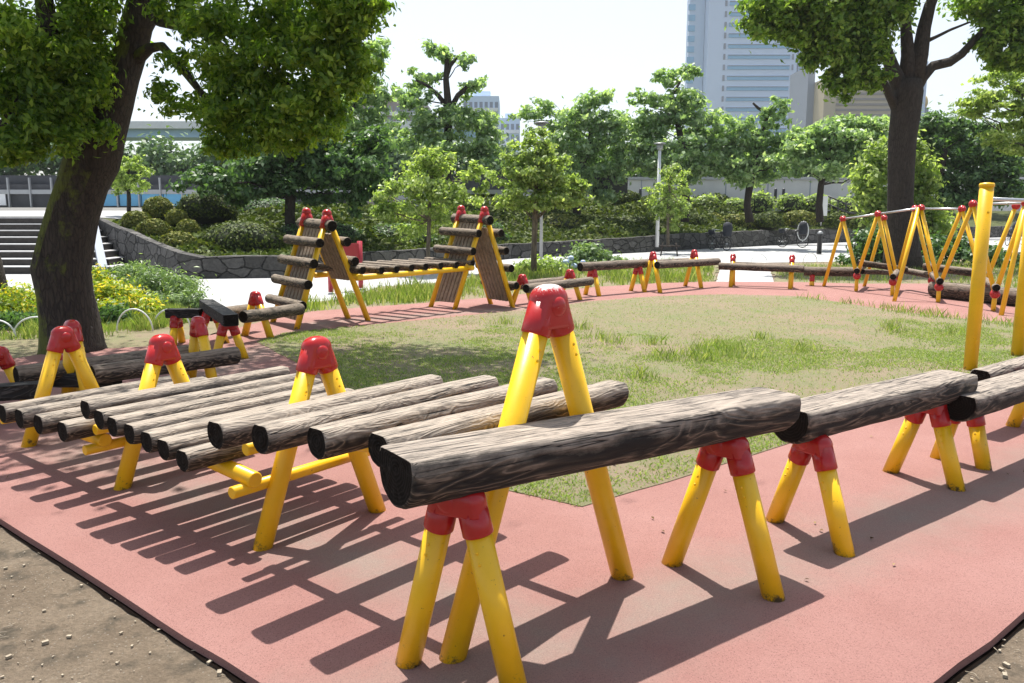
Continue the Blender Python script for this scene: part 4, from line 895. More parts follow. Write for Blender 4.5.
# dense dark ground cover under the trees
gx = RNG.uniform(-13.5, 34, 60000); gd = RNG.uniform(.25, 15, 60000) ** 1.0
gy = np.array([lineY(x) for x in gx]) + gd
hh_ = np.array([max(0, noise.noise(Vector((x * .35, y * .35, 2))) + .25) for x, y in zip(gx, gy)]) * np.clip(gd - .3, 0, 1.6) * .75 * np.where(gx < -4, .3, 1)
gz = np.array([tz(x, y) for x, y in zip(gx, gy)]) + hh_ * RNG.uniform(.55, 1.05, 60000) + .03
gn = RNG.normal(size=(60000, 3)) * .8; gn[:, 2] += .8
m__ = (gx > -8.3) | (gy < 27.4 + (gx + 14.4) * 1.4)
tag(leaf_mesh('ground_cover', np.column_stack([gx, gy, gz])[m__], gn[m__], .24, M['leaf_hedge'], aspect=.55), 'dense dark ground cover growing on the terrace behind the stone wall', 'ground cover', kind='stuff')

# clipped mounds --------------------------------------------------
def mound(label, x, y, rx, ry, Y, leafm, size=.09, n=2500, cat='shrub', name='clipped_shrub', group='clipped azalea mounds', fuzzy=.04):
    c, r, _ = pc(x, y, rx, ry, Y); r = np.array((r[0], max(r[0] * .8, r[2]), r[2] * 1.05)); e = empty(name, label, cat, (c.x, c.y, c.z - r[2]), group)
    b = MB(); b.ball((0, 0, 0), 1, 20, 12, tuple(r * .90)); b.v = [Vector(c) + v * (1 + .1 * noise.noise(v * 2.2 + Vector(c))) for v in b.v]; b.build('branch_mass', M['hedge_core'], e)
    d = RNG.normal(size=(n, 3)); d /= np.linalg.norm(d, axis=1, keepdims=True); d[:, 2] = np.where(d[:, 2] < -.55, -d[:, 2], d[:, 2])
    q = np.array([1 + .1 * noise.noise(Vector(v * r) * 2.2 + Vector(c)) + .05 * noise.noise(Vector(v * r) * 7) for v in d])[:, None]
    P_ = np.array(c) + d * r * q * (.93 + RNG.normal(size=(n, 1)) * fuzzy); N_ = d / r + RNG.normal(size=(n, 3)) * .5 / r.mean()
    o = leaf_mesh('foliage', P_, N_, size, leafm, e, .6); return e
M['hedge_core'] = m_plain('hedge_inside', (.022, .030, .010), .9, .3, 5)
HD = [('rounded olive azalea highest on the corner bank, below the small round tree', 158, 210, 15, 12, 27.4, 'leaf_olive'), ('olive azalea at the top of the sloping stone wall, leftmost of the mounds', 137, 222, 15, 10, 26.6, 'leaf_olive'),
      ('double-humped olive azalea on the middle of the sloping stone wall', 155, 231, 17, 11, 25.4, 'leaf_olive'), ('lowest olive azalea, at the corner of the stone wall', 179, 246, 19, 14, 23.9, 'leaf_olive'), ('small olive azalea tucked behind the corner ones', 177, 219, 11, 9, 26.2, 'leaf_olive'),
      ('darker small azalea between the corner ones and the wide mound', 188, 231, 12, 11, 25.2, 'leaf_olive'), ('tall dark clipped hedge block under the dark spreading tree', 207, 209, 31, 16, 28.5, 'leaf_hedge'), ('wide low clipped mound above the stone wall left of the ladder tower', 243, 240, 42, 18, 24.6, 'leaf_hedge'),
      ('tall shaded bush filling the bank behind the wide low mound', 268, 212, 38, 13, 31, 'leaf_dark'), ('shaded dark hedge behind the left ladder tower', 320, 238, 45, 16, 27, 'leaf_dark'), ('shaded dark hedge behind the far log bridge', 395, 240, 42, 16, 29, 'leaf_dark'), ('dark hedge directly behind the right ladder tower', 470, 236, 40, 16, 33, 'leaf_dark'),
      ('brownish clipped mound behind the round-crowned young tree', 560, 228, 26, 13, 40, 'leaf_olive'), ('dark clipped mound behind the hydrangea bush', 592, 229, 18, 9, 42, 'leaf_hedge'), ('sunlit clipped mound behind the raised dark beam', 626, 226, 28, 10, 43, 'leaf_hedge'),
      ('small clipped mound right of the street lamp', 690, 223, 18, 9, 46, 'leaf_hedge'), ('clipped mound behind the parked bicycle with the dark cover', 738, 224, 18, 10, 47, 'leaf_olive'), ('dark clipped mound between the two parked bicycles', 768, 222, 16, 9, 47, 'leaf_hedge'),
      ('clipped mound above the bicycle with the pale hood', 800, 220, 18, 9, 47, 'leaf_olive'), ('clipped mound behind the black bollard', 836, 222, 16, 9, 47, 'leaf_hedge'), ('clipped mound left of the tall forked tree', 866, 224, 16, 10, 46, 'leaf_hedge'), ('low clipped mound just left of the street lamp', 655, 229, 14, 7, 46, 'leaf_hedge'),
      ('clipped mound between the lamp and the parked bicycle', 714, 222, 10, 8, 48, 'leaf_olive')]
for i, (lb, x, y, rx, ry, Y, lm) in enumerate(HD): mound(lb, x, y, rx, ry, Y, M[lm], .10 if Y < 35 else .17, 2600 if Y < 35 else 1500)
mound('small round clipped bush with visible stem on the terrace above the mounds', 627, 200, 14, 9, 48, M['leaf_hedge'], .16, 1300, group=None)
for i, x in enumerate(range(572, 900, 27)):
    e = mound('loose yellow-green bush in the row along the foot of the white wall', x + random.uniform(-4, 4), 206 + random.uniform(-2, 2), 14, 8 + random.uniform(-1, 3), 54, M['leaf_light'], .2, 900, name='bush', group='yellow-green bushes along the white wall', fuzzy=.12)

def loose_bush(label, cls, Y, leafm, size, n, name='bush', cat='shrub', group=None, stems=True, aspect=.4, flowers=None):
    cl = [pc(x, y, rx, ry, Y + dy) for x, y, rx, ry, dy in cls]; c0 = cl[0][0]; base = Vector((c0.x, Y, 0)); e = empty(name, label, cat, base, group)
    b = MB()
    for c, r, s in cl:
        for _ in range(5): limb(b, (c.x + random.uniform(-.3, .3) * r[0], c.y + random.uniform(-.2, .2), 0), (c.x + random.uniform(-.8, .8) * r[0], c.y + random.uniform(-.5, .5) * r[1], c.z + random.uniform(0, .8) * r[2]), .012, .004, .15, 5, 5)
    b.build('stems', M['bark'], e)
    tot = sum(s for _, _, s in cl); Ps, Ns, Rs = zip(*[clump_points(c, r, max(50, int(n * s / tot)), 24, .2, .2) for c, r, s in cl])
    P_ = np.vstack(Ps); P_[:, 2] = np.abs(P_[:, 2]) + .01
    leaf_mesh('foliage', P_, np.vstack(Ns), size, leafm, e, aspect, rnd=np.concatenate(Rs))
    if flowers:
        b = MB()
        for x, y, r in flowers: b.ball(at(x, y, Y - 1.0), r, 10, 7, (1, 1, .8))
        b.build('flower_heads', M['flower'], e)
    return e
loose_bush('yellow-flowered low shrubs left of the mossy trunk', [(25, 300, 30, 14, 0), (8, 308, 26, 14, -.3), (45, 315, 22, 12, -.5), (-15, 300, 24, 16, 0)], 14.2, M['leaf_yellow'], .085, 6000)
loose_bush('yellow-flowered low shrubs right of the mossy trunk', [(112, 295, 22, 14, 0), (132, 305, 22, 12, -.4), (105, 318, 18, 12, -.8), (150, 312, 16, 8, -.6), (98, 283, 16, 12, .4)], 14.0, M['leaf_yellow'], .085, 6500)
loose_bush('grey-green feathery bush in front of the corner of the stone wall', [(150, 285, 26, 16, 0), (178, 290, 22, 14, 0), (128, 275, 20, 13, .6), (165, 300, 24, 12, -.5), (190, 302, 14, 10, -.6)], 15.5, M['leaf_grey'], .10, 9000, aspect=.22)
loose_bush('dark green undergrowth at the foot of the left picture edge', [(10, 328, 26, 10, 0), (40, 330, 20, 8, 0), (112, 332, 16, 8, .4)], 12.2, M['leaf_dark'], .09, 3500)
loose_bush('hydrangea bush with pale blue flower heads right of the thin light green tree', [(585, 255, 16, 10, 0), (602, 260, 16, 9, -.3), (572, 264, 14, 9, -.4), (615, 266, 14, 7, -.4), (590, 268, 22, 7, -.6)], 25, M['leaf_grey'], .13, 6000, 'hydrangea', flowers=[(566, 262, .10), (571, 258, .09), (574, 266, .1), (563, 267, .08), (583, 262, .08)], aspect=.5)
loose_bush('leafy plants around the stem of the round-crowned young tree', [(545, 266, 14, 8, 0), (525, 268, 14, 7, 0), (558, 270, 10, 6, -.3)], 24, M['leaf_light'], .15, 2600, aspect=.5)
loose_bush('tall yellow-green thicket behind the trunk of the tall forked tree', [(868, 185, 16, 18, 0), (880, 160, 14, 18, 0), (878, 205, 18, 16, 0), (915, 205, 18, 18, 0), (925, 178, 14, 18, 0), (912, 150, 12, 16, 0), (890, 225, 24, 12, 0), (935, 225, 20, 14, 0)], 30, M['leaf_light'], .20, 9000, aspect=.55)
loose_bush('dark low bushes behind the zigzag frames', [(872, 248, 18, 14, 0), (895, 240, 20, 16, .4), (925, 250, 20, 12, 0), (950, 246, 18, 12, .3), (985, 256, 20, 10, -.3), (1015, 262, 20, 10, -.5), (910, 262, 30, 9, -.6), (850, 262, 10, 7, 0)], 27.5, M['leaf_dark'], .17, 10000, aspect=.5)

# ------------------------------------------------------------------ grass (stuff)
def inpoly(P_, poly):
    x, y = P_[:, 0], P_[:, 1]; c = np.zeros(len(P_), bool); n = len(poly)
    for i in range(n):
        x0, y0 = poly[i]; x1, y1 = poly[(i + 1) % n]
        if y0 == y1: continue
        c ^= ((y0 > y) != (y1 > y)) & (x < (x1 - x0) * (y - y0) / (y1 - y0) + x0)
    return c
def nz(P_, s, o=0.0): return np.array([noise.noise(Vector((p[0] * s + o, p[1] * s, o))) for p in P_])
def blades(name, P_, h, w, m, z0=.017, lean=.5, label=None, cat='grass'):
    n = len(P_); hh = h * RNG.uniform(.4, 1.3, n) * (np.clip(.75 + 1.3 * nz(P_, 2.3, 9.9), .3, 1.7) if name == 'verge_grass' else 1); a = RNG.uniform(0, 2 * math.pi, n); ln = RNG.uniform(.1, lean, n) * hh; b = RNG.uniform(0, 2 * math.pi, n)
    base = np.column_stack([P_[:, 0], P_[:, 1], np.full(n, z0)]); wv = np.column_stack([np.cos(a), np.sin(a), np.zeros(n)]) * w
    tip = base + np.column_stack([np.cos(b) * ln, np.sin(b) * ln, hh]); mid = base * .5 + tip * .5; mid[:, :2] -= (tip - base)[:, :2] * .18
    V = np.stack([base - wv, base + wv, mid + wv * .75, tip, mid - wv * .75], 1).reshape(-1, 3)
    me = bpy.data.meshes.new(name); me.vertices.add(5 * n); me.vertices.foreach_set('co', V.astype(np.float32).ravel())
    me.loops.add(5 * n); me.loops.foreach_set('vertex_index', np.arange(5 * n, dtype=np.int32)); me.polygons.add(n)
    me.polygons.foreach_set('loop_start', np.arange(0, 5 * n, 5, dtype=np.int32)); me.polygons.foreach_set('loop_total', np.full(n, 5, dtype=np.int32)); me.update(calc_edges=True); me.materials.append(m)
    at_ = me.attributes.new('rnd', 'FLOAT', 'FACE'); at_.data.foreach_set('value', RNG.random(n).astype(np.float32))
    o = bpy.data.objects.new(name, me); C.objects.link(o); return tag(o, label, cat, kind='stuff')
ia = np.array(inner); lo, hi = ia.min(0), ia.max(0)
Pn = RNG.uniform(lo, hi, (620000, 2)); Pn = Pn[inpoly(Pn, inner)]
keep = RNG.random(len(Pn)) < np.clip(9.0 / np.maximum(Pn[:, 1], 4) , .15, 1) ** 1.2; Pn = Pn[keep]
q = nz(Pn, .55, 3.1) + .5 * nz(Pn, 2.0, 7.7) + .25 * nz(Pn, 7, 1.3)
# bare trodden patches: along the far and left side
far = np.clip((Pn[:, 1] - 9.5) / 4.5, 0, 1)
q2 = q - .75 * far + .04; Pn = Pn[RNG.random(len(Pn)) < np.clip(q2 * 1.8 + .58 - .2 * far, .08, 1)]
blades('lawn_grass', Pn, .021, .0045, M['yellowgrass'], lean=1.8, label='short patchy grass of the lawn inside the red path')
def tufts(pxl, n, rad, h, w, name, label, m=None, lean=.9):
    out = []
    for x, y in pxl:
        c = g(x, y); k = n if np.isscalar(n) else n; d = RNG.normal(size=(k, 2)) * rad; out.append(np.array((c.x, c.y)) + d)
    blades(name, np.vstack(out), h, w, m or M['tuft'], label=label, lean=lean)
tufts([(700, 352), (712, 348), (690, 358), (720, 358), (735, 352), (660, 358), (672, 362), (705, 362), (748, 360), (640, 380), (600, 340), (580, 330), (615, 345), (760, 340), (505, 325), (893, 333), (890, 328), (800, 352), (650, 345)], 60, .10, .13, .005, 'long_lawn_tufts', 'longer bright grass tufts standing out of the lawn')
tufts([(895, 312), (905, 314), (930, 318), (925, 314), (945, 319), (975, 322), (1000, 325), (885, 309), (1015, 327), (955, 335), (812, 300), (850, 305)], 45, .14, .13, .006, 'path_edge_tufts', 'grass tufts along the far edge of the red path')
def strip(name, poly, n, h, w, label, m=None, dens=None):
    pa = np.array(P2(poly)); lo, hi = pa.min(0), pa.max(0); P_ = RNG.uniform(lo, hi, (n, 2)); P_ = P_[inpoly(P_, [tuple(p) for p in pa])]
    qq = nz(P_, .9, 5.5) + .5 * nz(P_, 3, 2.2); P_ = P_[RNG.random(len(P_)) < np.clip(qq * 1.6 + .6, .04, 1)]
    return blades(name, P_, h, w, m or M['tuft'], z0=-.012, lean=.7, label=label)
strip('verge_grass', [(262, 320), (312, 311), (376, 306), (477, 298), (600, 286), (714, 281), (714, 266), (640, 264), (560, 268), (500, 276), (440, 285), (380, 290), (340, 300), (300, 306)], 60000, .24, .009, 'tall bright grass on the verge below the ladder towers')
strip('verge_grass', [(776, 281), (854, 283), (931, 283), (1024, 291), (1160, 298), (1300, 262), (1040, 260), (920, 262), (850, 266), (776, 266)], 42000, .16, .009, 'grass on the verge behind the zigzag frames')
strip('verge_grass', [(100, 340), (190, 322), (200, 316), (170, 310), (90, 312), (60, 330), (90, 345)], 26000, .16, .006, 'grass at the foot of the yellow shrubs')
strip('verge_grass', [(-120, 345), (40, 338), (60, 320), (-60, 315)], 14000, .16, .006, 'shaded grass in the far left corner')
# ground litter: twigs, chips and leaves on the dirt
lt_ = MB(); cnt = 0
lit = RNG.uniform((-5, 1.2), (4.5, 5.5), (16000, 2)); pin = inpoly(lit, outer)
for p, i_ in zip(lit, pin):
    if i_ or cnt > 2600: continue
    cnt += 1; s = random.choice((.002, .0025, .003, .004, .005, .009)) * random.uniform(.6, 1.5); a = random.uniform(0, 6.28)
    if random.random() < .22: s2 = random.uniform(.02, .06); lt_.tube([(p[0], p[1], -.024), (p[0] + math.cos(a) * s2 * .5, p[1] + math.sin(a) * s2 * .5, -.018), (p[0] + math.cos(a + .4) * s2, p[1] + math.sin(a + .4) * s2, -.023)], .0016, 5)
    else: lt_.box((p[0], p[1], -.025 + s * .3), s * 2, s * 1.3, s, a)
tag(lt_.build('ground_litter', M['twig']), 'scattered twigs, chips and gravel on the bare dirt', 'litter', kind='stuff')

fp = RNG.uniform((-5, 2.2), (7, 12), (2600, 2)); fp = fp[inpoly(fp, outer)]; fp = fp[nz(fp, .8, 4.4) > .1][:170]
fn = RNG.normal(size=(len(fp), 3)) * .35; fn[:, 2] += 1
tag(leaf_mesh('fallen_leaves', np.column_stack([fp, np.full(len(fp), .024)]), fn, .032, M['leaf_fallen'], aspect=.5), 'small dry leaves fallen on the red path and lawn', 'fallen leaves', kind='stuff')
# ------------------------------------------------------------------ backdrop buildings, walls
def simple(name, label, cat, parts, group=None):
    e = empty(name, label, cat, parts[0][3], group)
    for nm, mb_, m, _ in parts: mb_.build(nm, m, e)
    return e
# white wall behind the terrace at right
e = empty('boundary_wall', 'long pale concrete wall with a dark coping behind the terrace', 'wall', (20, 60, 2.4)); b = MB()
Yw = 60; zt = at(700, 180, Yw).z; zb = 2.0
b.box((30, Yw, (zt + zb) / 2), 75, .4, zt - zb); b.build('wall', M['concrete'], e)
b = MB(); b.box((30, Yw - .05, zt + .11), 75, .6, .2); b.build('coping', M['grey'], e)
b = MB()
for k in range(24): b.box((-6 + k * 3.1, Yw - .21, (zt + zb) / 2), .07, .03, zt - zb - .05)
b.build('joints', M['recess'], e)
b = MB(); b.box((28, 57.2, 2.50), 72, 1.6, .22); tag(b.build('upper_path', M['pave']), kind='structure')
for i, x in enumerate((590, 609, 762, 775, 783, 640)):
    c = at(x, 204, 56.5); e = empty('bollard', 'black bollard in front of the long pale wall', 'bollard', (c.x, c.y, c.z - .1), 'black bollards along the pale wall')
    b = MB(); b.tube([(c.x, c.y, c.z - .3), (c.x, c.y, c.z + 1.0), (c.x, c.y, c.z + 1.06)], [.10, .10, .06], 10); b.build('post', M['black'], e)
# fence and panels at left
Yf = 42
e = empty('panel_fence', 'long dark panel fence with a pale top rail and blue panels, behind the landing', 'fence', (-25, Yf, 2))
za, zb = at(0, 207, Yf).z, at(0, 170, Yf).z
b = MB(); b.box((-30, Yf, (za + zb - .75) / 2), 44, .3, zb - za - .7); b.build('wall', M['darkwall'], e)
b = MB(); b.box((-18, Yf - .05, at(0, 192, Yf).z), 44, .5, .22); b.build('rail', M['grey'], e)
b = MB(); b.box((-24, Yf + .4, at(0, 184, Yf).z), 60, .3, .9); b.build('upper_band', M['darkwall'], e)
for k in range(7):
    x0 = at(100 + k * 22, 200, Yf).x; b = MB(); b.box((x0 + .55, Yf - .22, (za + at(0, 189, Yf).z) / 2 - .1), 1.09, .05, at(0, 189, Yf).z - za - .3); b.build('blue_panel', M['bluepanel'], e)
b = MB(); c = at(5, 199, Yf); b.box((c.x - .2, Yf - .25, c.z), .8, .06, .65); b.build('notice_board', M['white'], e)
for k in range(12): 
    b = MB(); x0 = at(-30 + k * 21.5, 200, Yf).x; b.box((x0, Yf - .3, (za + zb) / 2 - .2), .07, .12, zb - za - .4); b.build('post', M['grey'], e)
# elevated road
Ye = 150
e = empty('elevated_road', 'pale blue elevated road crossing behind the trees at the left', 'viaduct', (-60, Ye, 0))
b = MB(); z1, z2 = at(0, 124, Ye).z, at(0, 131, Ye).z; b.box((-70, Ye, (z1 + z2) / 2), 130, 9, z1 - z2); b.build('parapet', M['white'], e)
b = MB(); z3 = at(0, 139, Ye).z; b.box((-70, Ye + .3, (z2 + z3) / 2), 130, 7, z2 - z3); b.build('girder', M['girder'], e)
for x in (-110, -80, -52, -20): b = MB(); b.box((x, Ye + 1, z3 / 2), 2.5, 2.5, z3); b.build('pier', M['concrete'], e)
# apartment blocks
def block(label, x0, x1, y0, Y, m, rows, cols, dep=20, roofbits=True):
    a, b_ = at(x0, y0, Y), at(x1, y0, Y); w = b_.x - a.x; cx = (a.x + b_.x) / 2; e = empty('apartment_block', label, 'building', (cx, Y, 0))
    b = MB(); b.box((cx, Y + dep / 2, a.z / 2), w, dep, a.z); wl = b.build('wall', m, e); fh = 3.1 * Y / 230
    for r_ in range(rows):
        z = a.z - 1.2 * Y / 230 - fh * (r_ + .5); bb = MB(); bb.box((cx, Y - .5, z - fh * .32), w * .94, 1.0, fh * .3); bb.build('balcony', M['white'], e)
        for c_ in range(cols): bb = MB(); bb.box((a.x + w * (c_ + .5) / cols, Y - .03, z + fh * .12), w / cols * .6, .12, fh * .5); bb.build('window', M['recess'], e)
    if roofbits: bb = MB(); bb.box((cx, Y + 6, a.z + .9), w * .5, 5, 1.8); bb.build('roof_plant', m, e); 
    return e
block('pale grey apartment block with balconies, right of the bare forked cherry tree', 463, 499, 96, 230, M['tower'], 4, 7)
block('brown apartment block seen through the leaves left of the bare forked cherry tree', 356, 424, 100, 240, M['brick'], 5, 9)
block('low pale building behind the trees left of the tall cherry', 500, 520, 118, 260, M['tower'], 2, 4)
# glass tower
Yt = 420; kk = Yt / F
e = empty('office_tower', 'pale blue-grey high-rise office tower with long blue window bands', 'building', (at(750, 200, Yt).x, Yt, 0))
top = at(0, -60, Yt).z
def X(x, Y=None): return at(x, 150, Y or Yt).x
b = MB(); b.box(((X(704) + X(792)) / 2, Yt + 25, top / 2), X(792) - X(704), 50, top); b.build('wall', M['tower'], e)
b = MB(); b.box(((X(685, Yt + 8) + X(700, Yt + 8)) / 2, Yt + 11, top / 2), X(700, Yt + 8) - X(685, Yt + 8), 6, top); lw = b.build('wall', M['tower2'], e)
b = MB(); b.box(((X(699) + X(704.2)) / 2, Yt + 13, top / 2 - 3), X(704.2) - X(699) , 4, top - 6); b.build('recess', M['recess'], e)
b = MB(); b.box(((X(792) + X(815)) / 2, Yt + 33, top / 2), X(815) - X(792), 36, top); b.build('wall', M['tower2'], e)
b = MB()
for x in (799, 803, 808): b.box((X(x), Yt + 14.9, top / 2), .5, .3, top)
b.build('fin', M['recess'], e)
zt0 = at(0, 14, Yt).z; dz = 9.75 * kk
for k in range(-6, 20):
    z = zt0 - dz * k
    if z < 10: break
    bb = MB(); bb.box(((X(724) + X(785)) / 2, Yt - .15, z), X(785) - X(724), .5, 3.9 * kk); w_ = bb.build('window_band', M['glass'], e)
    bb2 = MB(); bb2.box(((X(724) + X(785)) / 2, Yt - .45, z + 1.4 * kk), X(785) - X(724), .3, .7 * kk); bb2.build('sill', M['recess'], w_)
    bb = MB(); bb.box((X(720.5), Yt - .15, z), 1.0, .5, 5 * kk); bb.box((X(788), Yt - .15, z), .8, .5, 5 * kk); bb.build('slot_window', M['recess'], e)
    bb = MB(); bb.box(((X(687) + X(694)) / 2, Yt + 7.9, z), X(694) - X(687), .4, 5.5 * kk); bb.build('window', M['glass'], e)
# building right of the tower
Yq = 300
def Xq(x): return at(x, 150, Yq).x
e = empty('office_block', 'tan and brown striped office block right of the high-rise tower', 'building', (Xq(848), Yq, 0)); zq = at(0, 78, Yq).z
b = MB(); b.box(((Xq(821) + Xq(833)) / 2, Yq + 15, zq / 2), Xq(833) - Xq(821), 30, zq); b.build('corner_pier', M['tan'], e)
b = MB(); b.box(((Xq(833) + Xq(893)) / 2, Yq + 16, zq / 2), Xq(893) - Xq(833), 30, zq); b.build('wall', M['tan'], e)
for k in range(14): b = MB(); b.box(((Xq(833) + Xq(893)) / 2, Yq + .9, zq - 1.5 - k * 1.9), Xq(893) - Xq(833), .3, .8); b.build('window_band', M['brownstripe'], e)
b = MB(); b.box((Xq(817.5), Yq + 20, zq / 2 + 3), Xq(821) - Xq(814), 20, zq + 6); b.build('dark_wing', M['recess'], e)
e = empty('slender_tower', 'slender pale tower with a small gold dome beside it, right of the tall forked trunk', 'building', (Xq(923), Yq, 0)); zz_ = at(0, 60, Yq).z
b = MB(); b.box((Xq(922), Yq + 4, zz_ / 2), 2.2, 3, zz_); b.build('shaft', M['tower'], e)
b = MB(); zd = at(0, 99, Yq).z; b.box((Xq(929), Yq + 10, (zd - 2) / 2), 5, 5, zd - 2); b.build('side_block', M['recess'], e)
b = MB(); b.ball((Xq(929), Yq + 9, zd), 2.6, 18, 12, (1, 1, 1.2)); b.build('dome', M['gold'], e)

# ------------------------------------------------------------------ street furniture
def lamp(label, x, ybase, ytop, Y, dark=False):
    c = at(x, ybase, Y); c.z = max(c.z, 0); t = at(x, ytop, Y).z; e = empty('street_lamp', label, 'street lamp', c)
    b = MB(); b.tube([(c.x, c.y, c.z), (c.x, c.y, t - .35)], [.09, .07] if not dark else [.06, .05], 14); b.build('pole', M['grey'] if dark else M['white'], e)
    b = MB(); b.tube([(c.x, c.y, t - .35), (c.x, c.y, t - .28), (c.x, c.y, t - .05)], [.07, .14, .16], 14); b.tube([(c.x, c.y, t - .05), (c.x, c.y, t)], [.30, .24], 16); b.build('lamp_head', M['grey'], e)
lamp('tall white lamp pole with a flat round head beside the small light green tree', 657, 247, 143, 38)
lamp('dark thin lamp pole hidden in the round-crowned young tree', 541, 262, 122, 30, True)
c = g(819, 254); e = empty('bollard', 'black bollard with a pale top at the edge of the pavement', 'bollard', c)
h = hg(c, 231); b = MB(); b.tube([c, c + Vector((0, 0, h * .8)), c + Vector((0, 0, h * .81)), c + Vector((0, 0, h * .86))], [.11, .10, .14, .14], 14); b.build('post', M['black'], e)
b = MB(); b.tube([c + Vector((0, 0, h * .86)), c + Vector((0, 0, h * .93)), c + Vector((0, 0, h))], [.12, .12, .05], 14); b.build('cap', M['grey'], e)
# sign panel and handrails up on the terrace
c = at(822, 215, 46); e = empty('sign', 'narrow white upright sign board on the terrace left of the zigzag frames', 'sign', c); b = MB(); b.box((c.x, c.y, at(822, 206, 46).z), .55, .08, 1.1); b.build('board', M['white'], e)
b = MB(); b.tube([(c.x, c.y + .08, c.z - .6), (c.x, c.y + .08, at(822, 200, 46).z)], .04, 8); b.build('post', M['grey'], e)
e = empty('handrail', 'dark sloping handrails beside the stairs near the white upright sign', 'handrail', at(842, 212, 50))
b = MB()
for dy in (0, 8):
    b.tube([at(828, 196 + dy, 50), at(846, 204 + dy, 50), at(860, 206 + dy, 50)], .045, 8)
for x, y in ((830, 197), (838, 200), (846, 204), (857, 206)): b.tube([at(x, y, 50), at(x, y + 12, 50)], .04, 8)
b.build('rail', M['black'], e)
# red two-post frame behind the left tower
c0, c1_ = g(331, 292), g(361, 288); e = empty('red_barrier', 'red painted two-post panel board behind the left ladder tower', 'sign board', (c0 + c1_) / 2)
for c in (c0, c1_): b = MB(); b.tube([c, up(c, hg(c, 241))], .06, 12); b.build('post', M['redpaint'], e)
b = MB(); h0, h1 = hg(c1_, 259), hg(c1_, 243); b.obox(up(c0.lerp(c1_, .08), (h0 + h1) / 2), up(c1_.lerp(c0, .08), (h0 + h1) / 2), .05, h1 - h0); b.build('board', M['redpaint'], e)
# hoop edging
def hoop(label, x0, x1, yb, yt, parts=1):
    a, b_ = g(x0, yb), g(x1, yb); h = hg((a + b_) / 2, yt); e = empty('garden_hoop', label, 'hoop edging', (a + b_) / 2, 'low white garden hoops'); b = MB()
    b.tube([a.lerp(b_, .5 - .5 * math.cos(math.pi * k / 14)) + Vector((0, 0, h * math.sin(math.pi * k / 14))) for k in range(15)], .012, 8); b.build('arch', M['white'], e); return e
hoop('thin white garden hoop in front of the yellow shrubs right of the mossy trunk', 117, 153, 331, 309); hoop('thin white garden hoop next to the low black slab', 154, 190, 327, 309)
hoop('thin white garden hoop touching the left side of the mossy trunk', 14, 62, 336, 317); hoop('thin white garden hoop at the left picture edge', -22, 16, 337, 320)
hoop('small white hoop in the far grass right of the parked bicycle', 751, 767, 263, 254); hoop('small white hoop in the far grass left of the black bollard', 803, 817, 262, 253)
# bicycles
def wheel(c, r, axis, par):
    b = MB(); ax = axis.normalized(); u_ = Vector((0, 0, 1)); v_ = ax.cross(u_).normalized(); n = 24
    ring = [c + (u_ * math.cos(2 * math.pi * k / n) + v_ * math.sin(2 * math.pi * k / n)) * r for k in range(n)]
    b.tube(ring + ring[:2], .022, 8, False); w = b.build('wheel', M['tyre'], par)
    b = MB()
    for k in range(0, n, 3): b.tube([c, ring[k]], .004, 4)
    b.tube([c - ax * .05, c + ax * .05], .03, 8); b.build('spokes', M['steel'], w)
def bicycle(label, base, hd, cover=True, hood=False):
    d = Vector((math.cos(hd), math.sin(hd), 0)); ax = Vector((-d.y, d.x, 0)); e = empty('bicycle', label, 'bicycle', base, 'parked bicycles')
    r = .31; wf = base + d * .52 + Vector((0, 0, r)); wr = base - d * .52 + Vector((0, 0, r)); wheel(wf, r, ax, e); wheel(wr, r, ax, e)
    bb_ = base + Vector((0, 0, .28)); st_ = base - d * .18 + Vector((0, 0, .82)); hd_ = base + d * .36 + Vector((0, 0, .86))
    b = MB(); 
    for p, q in ((bb_, st_), (bb_, hd_ - Vector((0, 0, .12))), (st_ - Vector((0, 0, .2)), hd_ - Vector((0, 0, .25))), (wr, bb_), (wr, st_ - Vector((0, 0, .15))), (wf, hd_)): b.tube([p, q], .02, 8)
    b.build('frame', M['black'], e)
    b = MB(); hb = hd_ + Vector((0, 0, .12)); b.tube([hd_, hb], .015, 8); b.tube([hb + ax * .26 - d * .12, hb + ax * .15, hb, hb - ax * .15, hb - ax * .26 - d * .12], .014, 8); b.build('handlebar', M['steel'], e)
    b = MB(); b.ball(st_ + Vector((0, 0, .04)), .13, 12, 8, (1, .8, .4)); b.build('saddle', M['black'], e)
    b = MB(); c = hb + d * .22 - Vector((0, 0, .1)); b.tube([c - Vector((0, 0, .14)), c + Vector((0, 0, .1))], [.13, .18], 4); b.build('basket', M['cloth'], e)
    if cover:
        b = MB(); c = wr + Vector((0, 0, .36)) ; b.tube([c, c + Vector((0, 0, .1)), c + Vector((0, 0, .42)), c + Vector((0, 0, .62)), c + Vector((0, 0, .70))], [.17, .21, .24, .19, .06], 14, True, 0, .15); b.build('child_seat', M['cloth'], e)
    if hood:
        b = MB(); c = wr + Vector((0, 0, .55)); n = 16
        b.tube([c + d * .28 * math.cos(math.pi * 2 * k / n) + Vector((0, 0, .5 * math.sin(math.pi * 2 * k / n))) for k in range(n + 1)], .03, 8, False); b.build('hood_frame', M['white'], e)
bicycle('parked bicycle with a dark covered child seat in front of the stone wall', g(719, 250) , R(118)); bicycle('parked bicycle with a pale hoop-shaped hood right of the covered one', g(792, 247), R(150), True, True)
bicycle('parked dark bicycle behind the right end of the zigzag frames', g(1011, 246), R(80))
bk = g(669, 256); e = empty('tree_stake', 'small dark wooden stake frame at the foot of the tree by the lamp', 'tree stake', bk); b = MB()
for s in (-.35, .35): b.tube([bk + Vector((s, 0, 0)), bk + Vector((s * .8, 0, .55))], .03, 8)
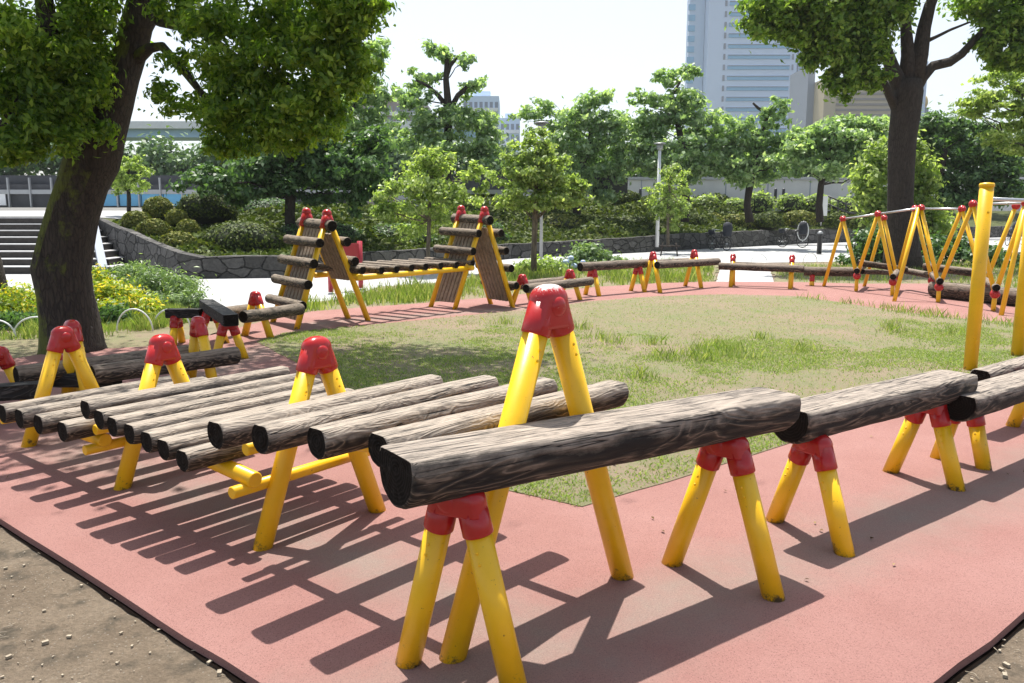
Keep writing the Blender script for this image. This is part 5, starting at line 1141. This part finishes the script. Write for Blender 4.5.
b.tube([bk + Vector((-.45, 0, .42)), bk + Vector((.45, 0, .42))], .03, 8); b.build('stakes', M['bark'], e)

# ------------------------------------------------------------------ camera, light, world
sc = bpy.context.scene
cam = bpy.data.cameras.new('camera'); co = bpy.data.objects.new('camera', cam); C.objects.link(co); sc.camera = co
co.location = (0, 0, H); co.rotation_euler = (math.pi / 2 - PT, 0, 0); cam.sensor_width = 36; cam.lens = F / 1024 * 36; cam.clip_end = 3000; cam.clip_start = .05
cam.shift_y = 0
SD = Vector((-.06, .35, 1)).normalized()          # towards the sun
sl = bpy.data.lights.new('sun', 'SUN'); sl.energy = 5.0; sl.angle = R(.55); sl.color = (1, .955, .88); so = bpy.data.objects.new('sun', sl); C.objects.link(so)
so.rotation_mode = 'QUATERNION'; so.rotation_quaternion = SD.to_track_quat('Z', 'Y'); so.location = (0, 5, 30)
w = bpy.data.worlds.new('World'); sc.world = w; w.use_nodes = True; nt = w.node_tree; bg = nt.nodes['Background']
sky = nt.nodes.new('ShaderNodeTexSky'); sky.sky_type = 'NISHITA'; sky.sun_disc = False; sky.sun_elevation = math.asin(SD.z); sky.sun_rotation = math.atan2(SD.x, SD.y)
sky.dust_density = 2.0; sky.air_density = 1.0; sky.ozone_density = 1.0; sky.altitude = 0
hs = nt.nodes.new('ShaderNodeHueSaturation'); hs.inputs['Saturation'].default_value = .6; nt.links.new(sky.outputs[0], hs.inputs['Color']); nt.links.new(hs.outputs[0], bg.inputs[0]); bg.inputs[1].default_value = .115
sc.view_settings.view_transform = 'Standard'; sc.view_settings.look = 'None'; sc.view_settings.exposure = .93; sc.view_settings.gamma = 1
# ------------------------------------------------------------------ haze: one closed box of thin pale air round everything
me = bpy.data.meshes.new('haze'); bm = bmesh.new(); bmesh.ops.create_cube(bm, size=1); bm.to_mesh(me); bm.free()
hz = bpy.data.objects.new('haze', me); C.objects.link(hz); hz.dimensions = (1, 1, 1); hz.scale = (1000, 760, 420); hz.location = (0, 330, 207)
hm = bpy.data.materials.new('thin_haze'); hm.use_nodes = True; n_ = hm.node_tree; n_.nodes.clear(); ou = n_.nodes.new('ShaderNodeOutputMaterial'); pvn = n_.nodes.new('ShaderNodeVolumePrincipled')
pvn.inputs['Color'].default_value = (.9, .94, 1, 1); pvn.inputs['Density'].default_value = .0003; n_.links.new(pvn.outputs[0], ou.inputs['Volume']); me.materials.append(hm); hz['kind'] = 'stuff'
hz['label'] = 'thin pale summer haze in the air'; hz['category'] = 'haze'
